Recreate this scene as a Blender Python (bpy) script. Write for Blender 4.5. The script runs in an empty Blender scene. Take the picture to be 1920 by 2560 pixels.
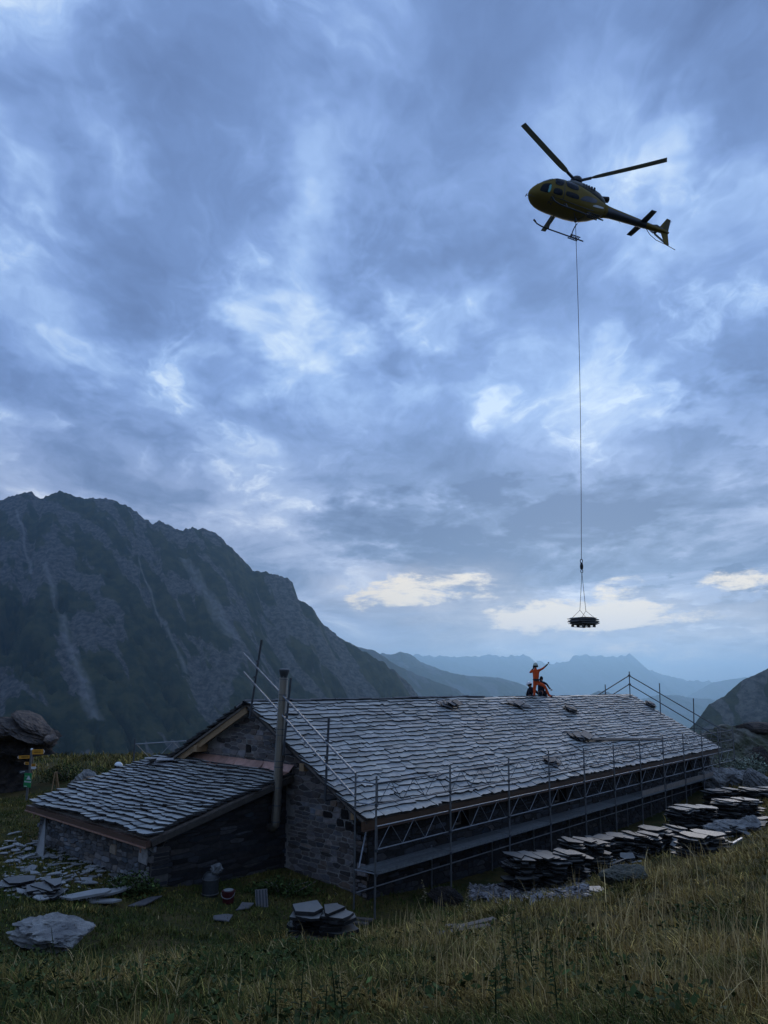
import bpy, math, random
import numpy as np
from mathutils import Vector, Matrix
R_ = random.Random(7)
rng = np.random.default_rng(11)
scene = bpy.context.scene
COL = scene.collection

# ------------------------------------------------------------------ camera
FPX, PY, PIT, ROLL, TH = 1756.1, 1420.2, .1598, .0083, .7342
ZC = 6.2
CAM = np.array([0, 0, ZC])
cd = bpy.data.cameras.new('camera'); cam = bpy.data.objects.new('camera', cd); COL.objects.link(cam)
fw = Vector((0, math.cos(PIT), math.sin(PIT))); vv = Vector((0, -math.sin(PIT), math.cos(PIT))); xx = Vector((1, 0, 0))
rt = xx * math.cos(ROLL) + vv * math.sin(ROLL); up = -xx * math.sin(ROLL) + vv * math.cos(ROLL)
m = Matrix.Identity(4)
for i in range(3):
    m[i][0], m[i][1], m[i][2] = rt[i], up[i], -fw[i]
m[2][3] = ZC
cam.matrix_world = m
cd.sensor_fit = 'VERTICAL'; cd.sensor_height = 36; cd.lens = FPX / 2560 * 36; cd.shift_y = (PY - 1280) / 2560
cd.clip_start = .1; cd.clip_end = 200000
scene.camera = cam
scene.render.resolution_x, scene.render.resolution_y = 768, 1024
scene.view_settings.view_transform = 'Standard'; scene.view_settings.look = 'None'
scene.view_settings.exposure = 0.0; scene.view_settings.gamma = 1
scene.render.engine = 'CYCLES'
cy = scene.cycles
cy.use_denoising = True
cy.max_bounces = 6; cy.diffuse_bounces = 3; cy.glossy_bounces = 2; cy.transmission_bounces = 3; cy.volume_bounces = 1; cy.transparent_max_bounces = 6

def ray(px, py):
    X = (px - 960) / FPX; V = -(py - PY) / FPX
    c, s = math.cos(ROLL), math.sin(ROLL)
    x = c * X - s * V; v = s * X + c * V
    return np.array([x, math.cos(PIT) - v * math.sin(PIT), math.sin(PIT) + v * math.cos(PIT)])
def at(px, py, Y):            # the point that lies Y metres ahead on a sight line
    r = ray(px, py); return CAM + r * Y / r[1]
U = np.array([math.sin(TH), math.cos(TH), 0]); Wd = np.array([math.cos(TH), -math.sin(TH), 0])
O0 = np.array([-.4607, 18.4829, 0])
def G(s, t, z): return O0 + U * s + Wd * t + np.array([0, 0, z])   # house frame: s along, t outwards to the front, z up
def loc(P): d = np.asarray(P) - O0; return d @ U, d @ Wd

# ------------------------------------------------------------------ sky and sun
SUN_AZ, SUN_EL = math.radians(17), math.radians(13)
wd = bpy.data.worlds.new('World'); scene.world = wd; wd.use_nodes = True
wd.cycles.sampling_method = 'MANUAL'; wd.cycles.sample_map_resolution = 256
wt = wd.node_tree; wt.nodes.clear()
class NT:
    def __init__(s, t): s.t = t
    def n(s, typ, **k):
        nd = s.t.nodes.new(typ)
        for a, b in k.items(): setattr(nd, a, b)
        return nd
    def put(s, sock, v):
        if isinstance(v, bpy.types.NodeSocket): s.t.links.new(v, sock)
        else:
            if isinstance(v, (tuple, list)) and sock.type == 'VECTOR': v = v[:3]
            sock.default_value = v
    def vm(s, op, a, b=None, c=None):
        nd = s.n('ShaderNodeVectorMath', operation=op); s.put(nd.inputs[0], a)
        if b is not None: s.put(nd.inputs[1], b)
        if c is not None: s.put(nd.inputs[2], c)
        return nd.outputs['Value'] if op in ('DOT_PRODUCT', 'LENGTH', 'DISTANCE') else nd.outputs[0]
    def m(s, op, a, b=None, c=None, clamp=False):
        nd = s.n('ShaderNodeMath', operation=op, use_clamp=clamp)
        s.put(nd.inputs[0], a)
        if b is not None: s.put(nd.inputs[1], b)
        if c is not None: s.put(nd.inputs[2], c)
        return nd.outputs[0]
    def noise(s, vec, scale, detail=5, rough=.55, dist=0., lac=2., dim='3D'):
        nd = s.n('ShaderNodeTexNoise', noise_dimensions=dim); s.put(nd.inputs['Vector'], vec)
        nd.inputs['Scale'].default_value = scale; nd.inputs['Detail'].default_value = detail
        nd.inputs['Roughness'].default_value = rough; nd.inputs['Distortion'].default_value = dist
        nd.inputs['Lacunarity'].default_value = lac
        return nd.outputs['Fac']
    def smooth(s, v, a, b, lo=0., hi=1.):
        nd = s.n('ShaderNodeMapRange', interpolation_type='SMOOTHSTEP'); s.put(nd.inputs[0], v)
        for i, q in enumerate((a, b, lo, hi)): s.put(nd.inputs[i + 1], q)
        return nd.outputs[0]
    def lin(s, v, a, b, lo=0., hi=1.):
        nd = s.n('ShaderNodeMapRange'); s.put(nd.inputs[0], v)
        for i, q in enumerate((a, b, lo, hi)): s.put(nd.inputs[i + 1], q)
        return nd.outputs[0]
    def comb(s, x, y, z):
        nd = s.n('ShaderNodeCombineXYZ')
        for i, q in enumerate((x, y, z)): s.put(nd.inputs[i], q)
        return nd.outputs[0]
    def ramp(s, v, stops, interp='LINEAR'):
        nd = s.n('ShaderNodeValToRGB'); cr = nd.color_ramp; cr.interpolation = interp
        while len(cr.elements) < len(stops): cr.elements.new(.5)
        for e, (p, c) in zip(cr.elements, stops): e.position = p; e.color = (*c, 1)
        s.put(nd.inputs[0], v); return nd.outputs[0]
    def mix(s, f, a, b, mode='MIX'):
        nd = s.n('ShaderNodeMix', data_type='RGBA', blend_type=mode)
        s.put(nd.inputs[0], f)
        for i, q in ((6, a), (7, b)):
            if isinstance(q, tuple) and len(q) == 3: q = (*q, 1)
            s.put(nd.inputs[i], q)
        return nd.outputs[2]

def sky():
    k = NT(wt)
    tc = k.n('ShaderNodeTexCoord').outputs['Generated']
    sp = k.n('ShaderNodeSeparateXYZ'); k.put(sp.inputs[0], tc); x, y, z = sp.outputs
    el = k.m('ARCSINE', z); az = k.m('ARCTAN2', x, y)
    zc = k.m('MAXIMUM', z, 0.)
    den = k.m('ADD', zc, .22)
    P = k.comb(k.m('DIVIDE', x, den), k.m('DIVIDE', y, den), 0.)
    mp = k.n('ShaderNodeMapping'); k.put(mp.inputs[0], P); mp.inputs['Rotation'].default_value = (0, 0, .75); mp.inputs['Scale'].default_value = (1.0, .78, 1); mp.inputs['Location'].default_value = (3.1, 1.7, 0)
    Pm = mp.outputs[0]
    wn = k.n('ShaderNodeTexNoise', noise_dimensions='2D'); k.put(wn.inputs['Vector'], Pm); wn.inputs['Scale'].default_value = 3.2; wn.inputs['Detail'].default_value = 4; wn.inputs['Roughness'].default_value = .55
    Pw = k.vm('MULTIPLY_ADD', wn.outputs['Color'], (.27, .27, 0), Pm)         # domain warp curls the cloud edges
    n1 = k.noise(Pw, 2.3, 9, .55, 0., dim='2D')
    n2 = k.noise(k.vm('ADD', Pw, (5.2, 1.3, 0)), 6.5, 7, .62, 0., dim='2D')
    # warped angles so that the soft openings below follow the cloud shapes
    w1 = k.noise(P, 4.5, 4, .6, dim='2D'); w2 = k.noise(k.vm('ADD', P, (7.3, 4.1, 0)), 4.5, 4, .6, dim='2D')
    azw = k.m('ADD', az, k.m('MULTIPLY', k.m('SUBTRACT', w1, .5), .26))
    elw = k.m('ADD', el, k.m('MULTIPLY', k.m('SUBTRACT', w2, .5), .20))
    def blob(px, py, wx, wy, amp, v):
        r = ray(px, py); r = r / np.linalg.norm(r)
        ca, ce = math.atan2(r[0], r[1]), math.asin(r[2])
        sx = max(.5, math.cos(ce)) * FPX / wx; sy = FPX / wy
        d = k.vm('MULTIPLY_ADD', v, (sx, sy, 0), (-ca * sx, -ce * sy, 0))
        return k.smooth(k.vm('DOT_PRODUCT', d, d), -.6, 2.6, amp * 1.3, 0.)
    def total(lst, v):
        s = None
        for q in lst:
            b = blob(*q, v); s = b if s is None else k.m('ADD', s, b)
        return s
    B = total(SKY_BLOBS, k.comb(azw, elw, 0.))
    # low layer: long flat banks near the horizon
    Pl = k.comb(k.m('MULTIPLY', az, 4.2), k.m('MULTIPLY', el, 14.), 2.7)
    nl = k.noise(Pl, 1.15, 7, .62, .45, dim='2D')
    lowf = k.smooth(el, .10, .34, 1., 0.)
    wisp = k.m('MULTIPLY', k.smooth(n2, .50, .80), k.smooth(n1, .40, .62))
    hi = k.m('ADD', k.m('MULTIPLY_ADD', n1, .74, k.m('MULTIPLY', n2, .22)), k.m('MULTIPLY', wisp, .11))
    T = k.m('ADD', k.m('MULTIPLY', hi, k.m('SUBTRACT', 1., k.m('MULTIPLY', lowf, .8))), k.m('MULTIPLY', nl, k.m('MULTIPLY', lowf, .8)))
    T = k.m('ADD', k.m('MULTIPLY_ADD', k.m('SUBTRACT', T, .5), k.m('MULTIPLY_ADD', lowf, .7, 1.85), .55), B)
    blue = k.ramp(T, SKY_HI)
    grey = k.ramp(T, SKY_LO)
    col = k.mix(k.smooth(el, .16, .42, 1., 0.), blue, grey)
    # openings at the horizon where the evening light comes through
    nf = k.noise(k.comb(k.m('MULTIPLY', az, 5.), k.m('MULTIPLY', el, 17.), .3), 3.0, 8, .70, .2, dim='2D')
    aw2 = k.m('ADD', az, k.m('MULTIPLY', k.m('SUBTRACT', w1, .5), .06)); ew2 = k.m('ADD', el, k.m('MULTIPLY', k.m('SUBTRACT', w2, .5), .03))
    v2 = k.comb(aw2, ew2, 0.)
    tg = total(SKY_GAPS, v2)
    gp = k.m('ADD', tg, k.m('MULTIPLY', k.m('MULTIPLY', k.m('SUBTRACT', nf, .5), 2.8), k.smooth(tg, .02, .5)))
    gm = k.smooth(gp, .30, 1.15)
    low = k.smooth(el, -.02, .12)
    warm = k.mix(low, (1.05, .85, .78), (1.15, .99, .74))
    glow = k.m('MULTIPLY', k.smooth(total(SKY_HALO, v2), 0., 1.), k.lin(nf, .3, .7, .35, 1.))
    col = k.mix(k.m('MULTIPLY', glow, .85), col, (.72, .68, .70))
    col = k.mix(gm, col, warm)
    # clear twilight sky above the cloud, scattered thinly through it
    nis = k.n('ShaderNodeTexSky', sky_type='NISHITA'); nis.sun_disc = False; nis.sun_elevation = SUN_EL; nis.sun_rotation = SUN_AZ
    nis.altitude = 2000; nis.air_density = 1.; nis.dust_density = 1.
    add = k.n('ShaderNodeVectorMath', operation='SCALE'); k.put(add.inputs[0], col); add.inputs['Scale'].default_value = 1 / WORLD_STR
    tot = k.mix(.05, add.outputs[0], nis.outputs[0])
    below = k.smooth(el, -.06, -.01)
    tot = k.mix(below, (.05 / WORLD_STR, .07 / WORLD_STR, .10 / WORLD_STR), tot)
    bg = k.n('ShaderNodeBackground'); k.put(bg.inputs[0], tot); bg.inputs[1].default_value = WORLD_STR
    o = k.n('ShaderNodeOutputWorld'); wt.links.new(bg.outputs[0], o.inputs[0])
WORLD_STR = .12
# bright and dark masses of the cloud cover: (px, py, width, height, amount) of the direction they lie in
SKY_BLOBS = [(190, 400, 90, 110, .22), (60, 60, 140, 200, .10), (690, 830, 120, 90, .24), (880, 860, 90, 90, .18), (500, 960, 420, 60, .09), (1300, 1060, 420, 60, .06), (1150, 750, 120, 80, .20),
    (830, 520, 90, 160, .16), (1480, 250, 160, 260, .16), (1640, 500, 120, 140, .16), (120, 760, 160, 150, .12), (1850, 1010, 150, 40, .20),
    (1300, 950, 200, 90, .06), (1000, 120, 160, 200, .08), (600, 60, 200, 160, -.12), (420, 480, 200, 260, -.16), (400, 850, 150, 150, -.10),
    (1060, 640, 170, 110, -.16), (1800, 700, 160, 200, -.18), (1850, 60, 160, 150, -.16), (560, 1060, 520, 60, -.06), (930, 910, 120, 50, -.10),
    (1130, 1330, 330, 80, -.34), (1600, 1270, 260, 60, -.20), (1880, 1525, 260, 40, -.40), (1250, 1450, 200, 30, -.20), (1250, 1590, 160, 40, -.16), (250, 1160, 400, 80, .03), (1000, 1030, 500, 60, .03), (300, 230, 150, 150, -.06)]
SKY_GAPS = [(1060, 1472, 170, 34, .85), (930, 1505, 60, 20, .50), (1420, 1534, 170, 32, 1.0), (1600, 1548, 150, 28, .62), (1870, 1452, 90, 24, .65), (1560, 1470, 70, 28, .55), (1330, 1560, 80, 30, .5), (1250, 1640, 160, 14, .35), (1680, 1640, 230, 40, .42)]
SKY_HALO = [(1560, 1590, 420, 90, .9), (1050, 1480, 260, 70, .6), (1250, 1640, 500, 40, .5)]
SKY_HI = [(.15, (.135, .215, .430)), (.38, (.185, .295, .575)), (.54, (.255, .395, .735)), (.70, (.385, .565, .920)), (.90, (.70, .86, 1.06))]
SKY_LO = [(.15, (.110, .155, .285)), (.38, (.205, .275, .445)), (.55, (.335, .410, .610)), (.72, (.475, .555, .760)), (.92, (.88, .93, 1.04))]
sky()
ld = bpy.data.lights.new('sun', 'SUN'); ld.energy = 1.0; ld.angle = math.radians(25); ld.color = (1, .93, .86)
sun = bpy.data.objects.new('sun', ld); COL.objects.link(sun)
sd = Vector((math.sin(SUN_AZ) * math.cos(SUN_EL), math.cos(SUN_AZ) * math.cos(SUN_EL), math.sin(SUN_EL)))
sun.rotation_euler = sd.to_track_quat('Z', 'Y').to_euler(); sun.location = (8, 30, 60)

# ------------------------------------------------------------------ helpers
def hsh(ix, iy, seed):
    h = (ix.astype(np.int64) * 374761393 + iy.astype(np.int64) * 668265263 + seed * 974634777) & 0xffffffff
    h = ((h ^ (h >> 13)) * 1274126177) & 0xffffffff
    return (h ^ (h >> 16)) & 0xffff
def pn(x, y, seed=0):
    x = np.asarray(x, float); y = np.asarray(y, float)
    ix, iy = np.floor(x), np.floor(y); fx, fy = x - ix, y - iy
    def gr(ax, ay, dx, dy):
        a = hsh(ax, ay, seed) * (2 * math.pi / 65536); return np.cos(a) * dx + np.sin(a) * dy
    u_, v_ = fx * fx * fx * (fx * (fx * 6 - 15) + 10), fy * fy * fy * (fy * (fy * 6 - 15) + 10)
    a = gr(ix, iy, fx, fy); b = gr(ix + 1, iy, fx - 1, fy); c = gr(ix, iy + 1, fx, fy - 1); d = gr(ix + 1, iy + 1, fx - 1, fy - 1)
    return (a + (b - a) * u_) * (1 - v_) + (c + (d - c) * u_) * v_
def fbm(x, y, o=5, seed=0, g=.5, ridged=False):
    s = 0; a = 1; f = 1
    for i in range(o):
        n = pn(x * f, y * f, seed + i * 17)
        s = s + a * ((1 - 2 * np.abs(n)) if ridged else n); a *= g; f *= 2.03
    return s
def sst(a, b, x): t = np.clip((x - a) / (b - a), 0, 1); return t * t * (3 - 2 * t)

def link(o, parent=None):
    COL.objects.link(o)
    if parent is not None: o.parent = parent
    return o
WL = {}                         # world position of every object's origin
def wpos(o): return WL.get(o.name, np.zeros(3))
def tag(o, label, cat=None, group=None, kind=None):
    if label: o['label'] = label
    if cat: o['category'] = cat
    if group: o['group'] = group
    if kind: o['kind'] = kind
    return o
def empty(name, p, label=None, cat=None, group=None):
    o = bpy.data.objects.new(name, None); o.empty_display_size = .3; o.location = tuple(p); COL.objects.link(o); WL[o.name] = np.array(p, float)
    return tag(o, label, cat, group)
class MB:
    def __init__(s): s.v = []; s.f = []; s.c = []; s.n = 0; s.mi = None
    def add(s, vf, tint=1., edge=False):
        if edge: s.mi = (s.mi or []) + [1] * (len(vf[1]) - 1) + [0]
        v, f = vf; v = np.asarray(v, float)
        s.v.append(v); s.f += [[i + s.n for i in q] for q in f]; s.n += len(v)
        t = np.asarray(tint, float)
        s.c.append(np.broadcast_to(t.reshape(1, -1) if t.ndim else t.reshape(1, 1), (len(v), 3)))
        return s
    def build(s, name, mat, parent=None, smooth=False, org=None, kind=None):
        V = np.concatenate(s.v)
        if org is None: c = (V.min(0) + V.max(0)) / 2; c[2] = V[:, 2].min(); org = c
        org = np.asarray(org, float)
        me = bpy.data.meshes.new(name); me.from_pydata((V - org).tolist(), [], s.f)
        ca = me.color_attributes.new('tint', 'FLOAT_COLOR', 'POINT')
        C4 = np.ones((len(V), 4), np.float32); C4[:, :3] = np.concatenate(s.c); ca.data.foreach_set('color', C4.ravel())
        if smooth: me.polygons.foreach_set('use_smooth', [True] * len(me.polygons))
        if s.mi: me.polygons.foreach_set('material_index', s.mi)
        me.update()
        for mm in (mat if isinstance(mat, (list, tuple)) else [mat]): me.materials.append(mm)
        o = bpy.data.objects.new(name, me)
        if parent is not None: o.parent = parent; o.location = tuple(org - wpos(parent))
        else: o.location = tuple(org)
        COL.objects.link(o); WL[o.name] = org
        if kind: o['kind'] = kind
        return o
def one(name, vf, mat, parent=None, tint=1., edge=False, **k): return MB().add(vf, tint, edge).build(name, mat, parent, **k)
def nrm(v): v = np.asarray(v, float); return v / (np.linalg.norm(v) + 1e-12)
def box(c, ax, ay, az, hx, hy, hz):
    c, ax, ay, az = map(np.asarray, (c, ax, ay, az)); v = []
    for k in (-1, 1):
        for j in (-1, 1):
            for i in (-1, 1): v.append(c + ax * hx * i + ay * hy * j + az * hz * k)
    return v, [(0, 2, 3, 1), (4, 5, 7, 6), (0, 1, 5, 4), (2, 6, 7, 3), (1, 3, 7, 5), (0, 4, 6, 2)]
ZV = np.array([0, 0, 1.])
def hbox(s0, s1, t0, t1, z0, z1):          # box in the house frame
    return box(G((s0 + s1) / 2, (t0 + t1) / 2, (z0 + z1) / 2), U, Wd, ZV, (s1 - s0) / 2, (t1 - t0) / 2, (z1 - z0) / 2)
def beam(a, b, wdt, hgt, upv=ZV):
    a, b = np.asarray(a, float), np.asarray(b, float); d = b - a; L = np.linalg.norm(d); d = d / L
    sd_ = nrm(np.cross(d, upv)); u_ = np.cross(sd_, d)
    return box((a + b) / 2, d, sd_, u_, L / 2, wdt / 2, hgt / 2)
def tube(pts, r, n=7, cap=True):
    pts = [np.asarray(p, float) for p in pts]; rr = r if isinstance(r, (list, tuple)) else [r] * len(pts)
    v = []; f = []; prev = None
    for i, p in enumerate(pts):
        d = nrm(pts[min(i + 1, len(pts) - 1)] - pts[max(i - 1, 0)])
        if prev is None: a = np.cross(d, ZV if abs(d[2]) < .9 else np.array([1., 0, 0]))
        else: a = prev - d * (prev @ d)
        a = nrm(a); b = np.cross(d, a); prev = a
        for k in range(n):
            q = 2 * math.pi * k / n; v.append(p + (a * math.cos(q) + b * math.sin(q)) * rr[i])
    for i in range(len(pts) - 1):
        for k in range(n):
            f.append((i * n + k, i * n + (k + 1) % n, (i + 1) * n + (k + 1) % n, (i + 1) * n + k))
    if cap: f.append(tuple(range(n - 1, -1, -1))); f.append(tuple((len(pts) - 1) * n + k for k in range(n)))
    return v, f
def prism(outline, nrmv, th, bev=0.):      # a closed outline thickened along a normal, upper rim drawn in a little
    o = np.asarray(outline, float); n = len(o); c = o.mean(0); nv = np.asarray(nrmv, float)
    lo = o; hi = o + nv * th
    v = list(lo)
    f = [tuple(range(n - 1, -1, -1))]
    if bev:
        mid = o + nv * (th - bev); hi = c + (o - c) * (1 - bev / (np.linalg.norm(o - c, axis=1).mean() + 1e-6)) + nv * th
        v += list(mid) + list(hi); k = 2
    else: v += list(hi); k = 1
    for j in range(k):
        for i in range(n): f.append((j * n + i, j * n + (i + 1) % n, (j + 1) * n + (i + 1) % n, (j + 1) * n + i))
    f.append(tuple(k * n + i for i in range(n)))
    return v, f
def lathe(c, prof, n=14, axis=ZV):
    a = nrm(np.cross(axis, [1., 0, 0] if abs(axis[0]) < .9 else [0, 1., 0])); b = np.cross(axis, a); v = []; f = []
    for (r, h) in prof:
        for k in range(n):
            q = 2 * math.pi * k / n; v.append(np.asarray(c) + axis * h + (a * math.cos(q) + b * math.sin(q)) * r)
    for j in range(len(prof) - 1):
        for k in range(n): f.append((j * n + k, j * n + (k + 1) % n, (j + 1) * n + (k + 1) % n, (j + 1) * n + k))
    f.append(tuple(range(n - 1, -1, -1))); f.append(tuple((len(prof) - 1) * n + k for k in range(n)))
    return v, f
def ico(sub=3):
    import bmesh
    b = bmesh.new(); bmesh.ops.create_icosphere(b, subdivisions=sub, radius=1.); v = np.array([q.co[:] for q in b.verts]); f = [[q.index for q in w.verts] for w in b.faces]; b.free(); return v, f
ICO = {k: ico(k) for k in (1, 2, 3, 4, 5)}
def rock(c, rx, ry, rz, seed, sub=4, rough=.28, az=0., strata=0., flat=.0, cuts=7):
    v, f = ICO[sub]; v = v.copy(); r = np.random.default_rng(seed)
    for k in range(cuts):                       # chop planar faces
        n = nrm(r.normal(size=3)); d = r.uniform(.55, .85); q = v @ n; v -= np.outer(np.maximum(q - d, 0), n)
    nn = fbm(v[:, 0] * 1.7 + v[:, 2] * 1.3 + seed, v[:, 1] * 1.7 - v[:, 2] * .9, 5, seed)
    v = v * (1 + rough * nn + rough * .5 * fbm(v[:, 0] * 5 + v[:, 2] * 4, v[:, 1] * 5 - v[:, 2] * 3 + seed, 3, seed + 8, .6, True) - rough * .3)[:, None]
    if strata: v[:, :2] *= (1 + strata * np.sign(pn(v[:, 2] * 5 + seed, v[:, 0] * .7, seed + 3)) * np.abs(pn(v[:, 2] * 5 + seed, v[:, 0] * .7, seed + 3)) ** .4)[:, None]
    v = v * [rx, ry, rz]; ca, sa = math.cos(az), math.sin(az)
    v = np.stack([v[:, 0] * ca - v[:, 1] * sa, v[:, 0] * sa + v[:, 1] * ca, v[:, 2]], 1)
    return v + np.asarray(c), f

# ------------------------------------------------------------------ materials
def mat(name, col, rough=.8, spec=.4, var=.25, nscale=6., bump=0., bscale=40., metal=0., tint=True, col2=None, mixs=3., trans=0., bdist=.02, detail=6):
    mt = bpy.data.materials.new(name); mt.use_nodes = True; k = NT(mt.node_tree); b = mt.node_tree.nodes['Principled BSDF']
    tc = k.n('ShaderNodeNewGeometry').outputs['Position']
    base = (*col, 1)
    if col2: base = k.mix(k.smooth(k.noise(tc, mixs, 6, .6), .38, .62), col, col2)
    if var:
        f = k.lin(k.noise(tc, nscale, detail, .6), .25, .75, 1 - var, 1 + var)
        g = k.n('ShaderNodeVectorMath', operation='SCALE'); k.put(g.inputs[0], base); k.put(g.inputs['Scale'], f); base = g.outputs[0]
    if tint:
        at_ = k.n('ShaderNodeAttribute', attribute_name='tint'); base = k.mix(1., base, at_.outputs['Color'], 'MULTIPLY')
    k.put(b.inputs['Base Color'], base)
    b.inputs['Roughness'].default_value = rough; b.inputs['Specular IOR Level'].default_value = spec; b.inputs['Metallic'].default_value = metal
    if bump:
        bp = k.n('ShaderNodeBump'); bp.inputs['Strength'].default_value = bump; bp.inputs['Distance'].default_value = bdist
        k.put(bp.inputs['Height'], k.noise(tc, bscale, 6, .65)); k.put(b.inputs['Normal'], bp.outputs[0])
    return mt
M = {}
M['slate'] = mat('slate', (.38, .37, .338), .6, .35, .24, 3.5, .4, 30., bdist=.025, col2=(.30, .305, .29), mixs=1.6)
M['slate_ground'] = mat('slate_ground', (.25, .245, .23), .5, .5, .2, 5., .4, 30.)
M['slate_edge'] = mat('slate_edge', (.05, .047, .046), .85, .15, .3, 9., .6, 40.)
M['slate_dark'] = mat('slate_dark', (.16, .155, .155), .6, .4, .3, 6., .6, 30.)
M['slate_pile'] = mat('slate_pile', (.10, .092, .09), .65, .4, .3, 6., .6, 30.)
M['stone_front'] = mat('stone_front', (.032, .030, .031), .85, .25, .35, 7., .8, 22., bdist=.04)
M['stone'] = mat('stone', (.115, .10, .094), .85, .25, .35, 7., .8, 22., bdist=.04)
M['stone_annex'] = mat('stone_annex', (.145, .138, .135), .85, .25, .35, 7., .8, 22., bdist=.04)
M['mortar'] = mat('mortar', (.25, .228, .205), .95, .1, .3, 9., .7, 40.)
M['copper'] = mat('copper', (.50, .28, .21), .36, .5, .3, 6., .3, 20., metal=.5)
M['copper_brown'] = mat('copper_brown', (.13, .075, .055), .42, .5, .15, 5., metal=.4)
M['fascia'] = mat('fascia', (.085, .045, .024), .5, .4, .2, 4.)
M['timber'] = mat('timber', (.30, .19, .10), .7, .3, .25, 9., .3, 50.)
M['timber_grey'] = mat('timber_grey', (.17, .14, .115), .8, .3, .3, 9., .3, 50.)
M['steel'] = mat('steel', (.22, .225, .235), .42, .5, .2, 7., metal=.8)
M['steel_dark'] = mat('steel_dark', (.085, .09, .10), .5, .5, .2, 7., metal=.6)
M['deck'] = mat('deck', (.13, .135, .135), .6, .4, .4, 12., .5, 60., metal=.3)
M['chrome'] = mat('chrome', (.42, .38, .33), .34, .6, .15, 4., metal=.9)
M['rock_dark'] = mat('rock_dark', (.055, .047, .044), .85, .25, .4, 3., 1., 9., col2=(.085, .066, .054), bdist=.12)
M['rock_grey'] = mat('rock_grey', (.30, .29, .27), .8, .3, .35, 5., 1., 12., col2=(.19, .185, .18), bdist=.07)
M['rock_green'] = mat('rock_green', (.13, .125, .105), .9, .2, .4, 2., 1., 6., col2=(.075, .08, .05), mixs=1.2, bdist=.12)
M['dark'] = mat('dark', (.012, .012, .014), .9, .1, 0.)
M['glass'] = mat('glass', (.006, .008, .013), .25, .10, 0., tint=False)
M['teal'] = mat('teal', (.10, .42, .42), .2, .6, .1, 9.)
M['heli'] = mat('heli_yellow', (.17, .12, .018), .6, .15, .06, 2.)
M['heli_dark'] = mat('heli_dark', (.02, .022, .03), .4, .5, .1, 3.)
M['heli_grey'] = mat('heli_grey', (.11, .115, .11), .45, .5, .2, 6.)
M['blade'] = mat('blade', (.28, .29, .30), .5, .4, .1, 3.)
M['rubber'] = mat('rubber', (.02, .02, .022), .7, .3, .2, 10.)
M['orange'] = mat('orange_cloth', (.62, .085, .02), .85, .2, .22, 16.)
M['black_cloth'] = mat('black_cloth', (.012, .014, .022), .9, .2, .2, 16.)
M['skin'] = mat('skin', (.36, .20, .14), .6, .3, .05, 20.)
M['white'] = mat('white_plastic', (.75, .76, .76), .4, .5, .05, 10.)
M['helmet_green'] = mat('helmet_green', (.42, .47, .38), .4, .5, .4, 30.)
M['sign_yellow'] = mat('sign_yellow', (.60, .26, .02), .5, .4, .12, 14.)
M['sign_green'] = mat('sign_green', (.015, .20, .06), .5, .4, .12, 14.)
M['sign_white'] = mat('sign_white', (.55, .56, .55), .5, .4, .1, 14.)
M['zinc'] = mat('zinc', (.045, .048, .05), .5, .5, .3, 14., metal=.5)
M['red'] = mat('red_plastic', (.05, .006, .008), .5, .4, .1, 10.)
M['leaf_dark'] = mat('leaf_dark', (.038, .055, .016), .8, .1, .3, 9.)
M['leaf_pale'] = mat('leaf_pale', (.20, .23, .17), .7, .3, .3, 9.)
M['stalk'] = mat('stalk', (.24, .19, .10), .8, .2, .3, 9.)
M['grass'] = mat('grass', (1., 1., 1.), .8, .12, .15, 3.)
# ------------------------------------------------------------------ ground
CP = [G(*q) for q in [(0, .4, .4), (.6, -.4, .72), (.6, -3.6, .85), (-3.9, -3.6, 1.2), (-3.9, -10.3, 1.3), (6, .5, .35), (12, .5, .3), (20, .5, .3), (28, .5, .35), (32, 1, .6),
     (28, -10, 1.2), (12, -11, 1.3), (3, -12, 1.5), (5, 2.4, .45), (8, 2.5, .5), (11, 2.8, .5), (12.3, 3.0, .55), (16, 3, .5), (19, 3.8, .6), (24, 2, .5), (-2.3, -3.1, .95), (-2.5, -1, .8), (2, 1.4, .45)]]
CP += [np.array(q, float) for q in [(0, 0, 4.6), (-8, 0, 4.0), (8, 0, 5.0), (0, -8, 5.6), (-16, -4, 4.5), (16, -4, 6.), (-1.3, 15.4, 1.0), (-6.1, 13.4, 1.4), (1.5, 13.8, 1.65)]]
CP += [at(*q) for q in [(0, 2560, 6.6), (480, 2560, 6.4), (960, 2560, 6.0), (1440, 2560, 5.7), (1920, 2560, 5.4), (0, 2440, 9.8), (480, 2440, 9.6), (960, 2430, 9.2), (1440, 2420, 9.0), (1920, 2400, 8.2),
     (1300, 2262, 15.8), (1550, 2220, 15.5), (1640, 2180, 19.), (1920, 2125, 19.5), (1920, 2250, 13.), (1450, 2320, 12.5), (0, 2300, 14.), (60, 2150, 20.5), (0, 2060, 24.5),
     (0, 2000, 29.), (150, 1980, 30.), (70, 1930, 36), (200, 1885, 40.), (380, 1895, 40.), (500, 1905, 42), (1900, 1985, 36.), (1920, 2060, 28), (1850, 1920, 46)]]
CP = np.array(CP)
def _tps(d2): return .5 * d2 * np.log(d2 + 1e-9)
_n = len(CP); _A = np.zeros((_n + 3, _n + 3)); _d = ((CP[:, None, :2] - CP[None, :, :2]) ** 2).sum(-1)
_A[:_n, :_n] = _tps(_d) + np.eye(_n) * .6; _A[:_n, _n] = 1; _A[:_n, _n + 1:] = CP[:, :2]; _A[_n:, :_n] = _A[:_n, _n:].T
_w = np.linalg.solve(_A, np.concatenate([CP[:, 2], np.zeros(3)]))
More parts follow.
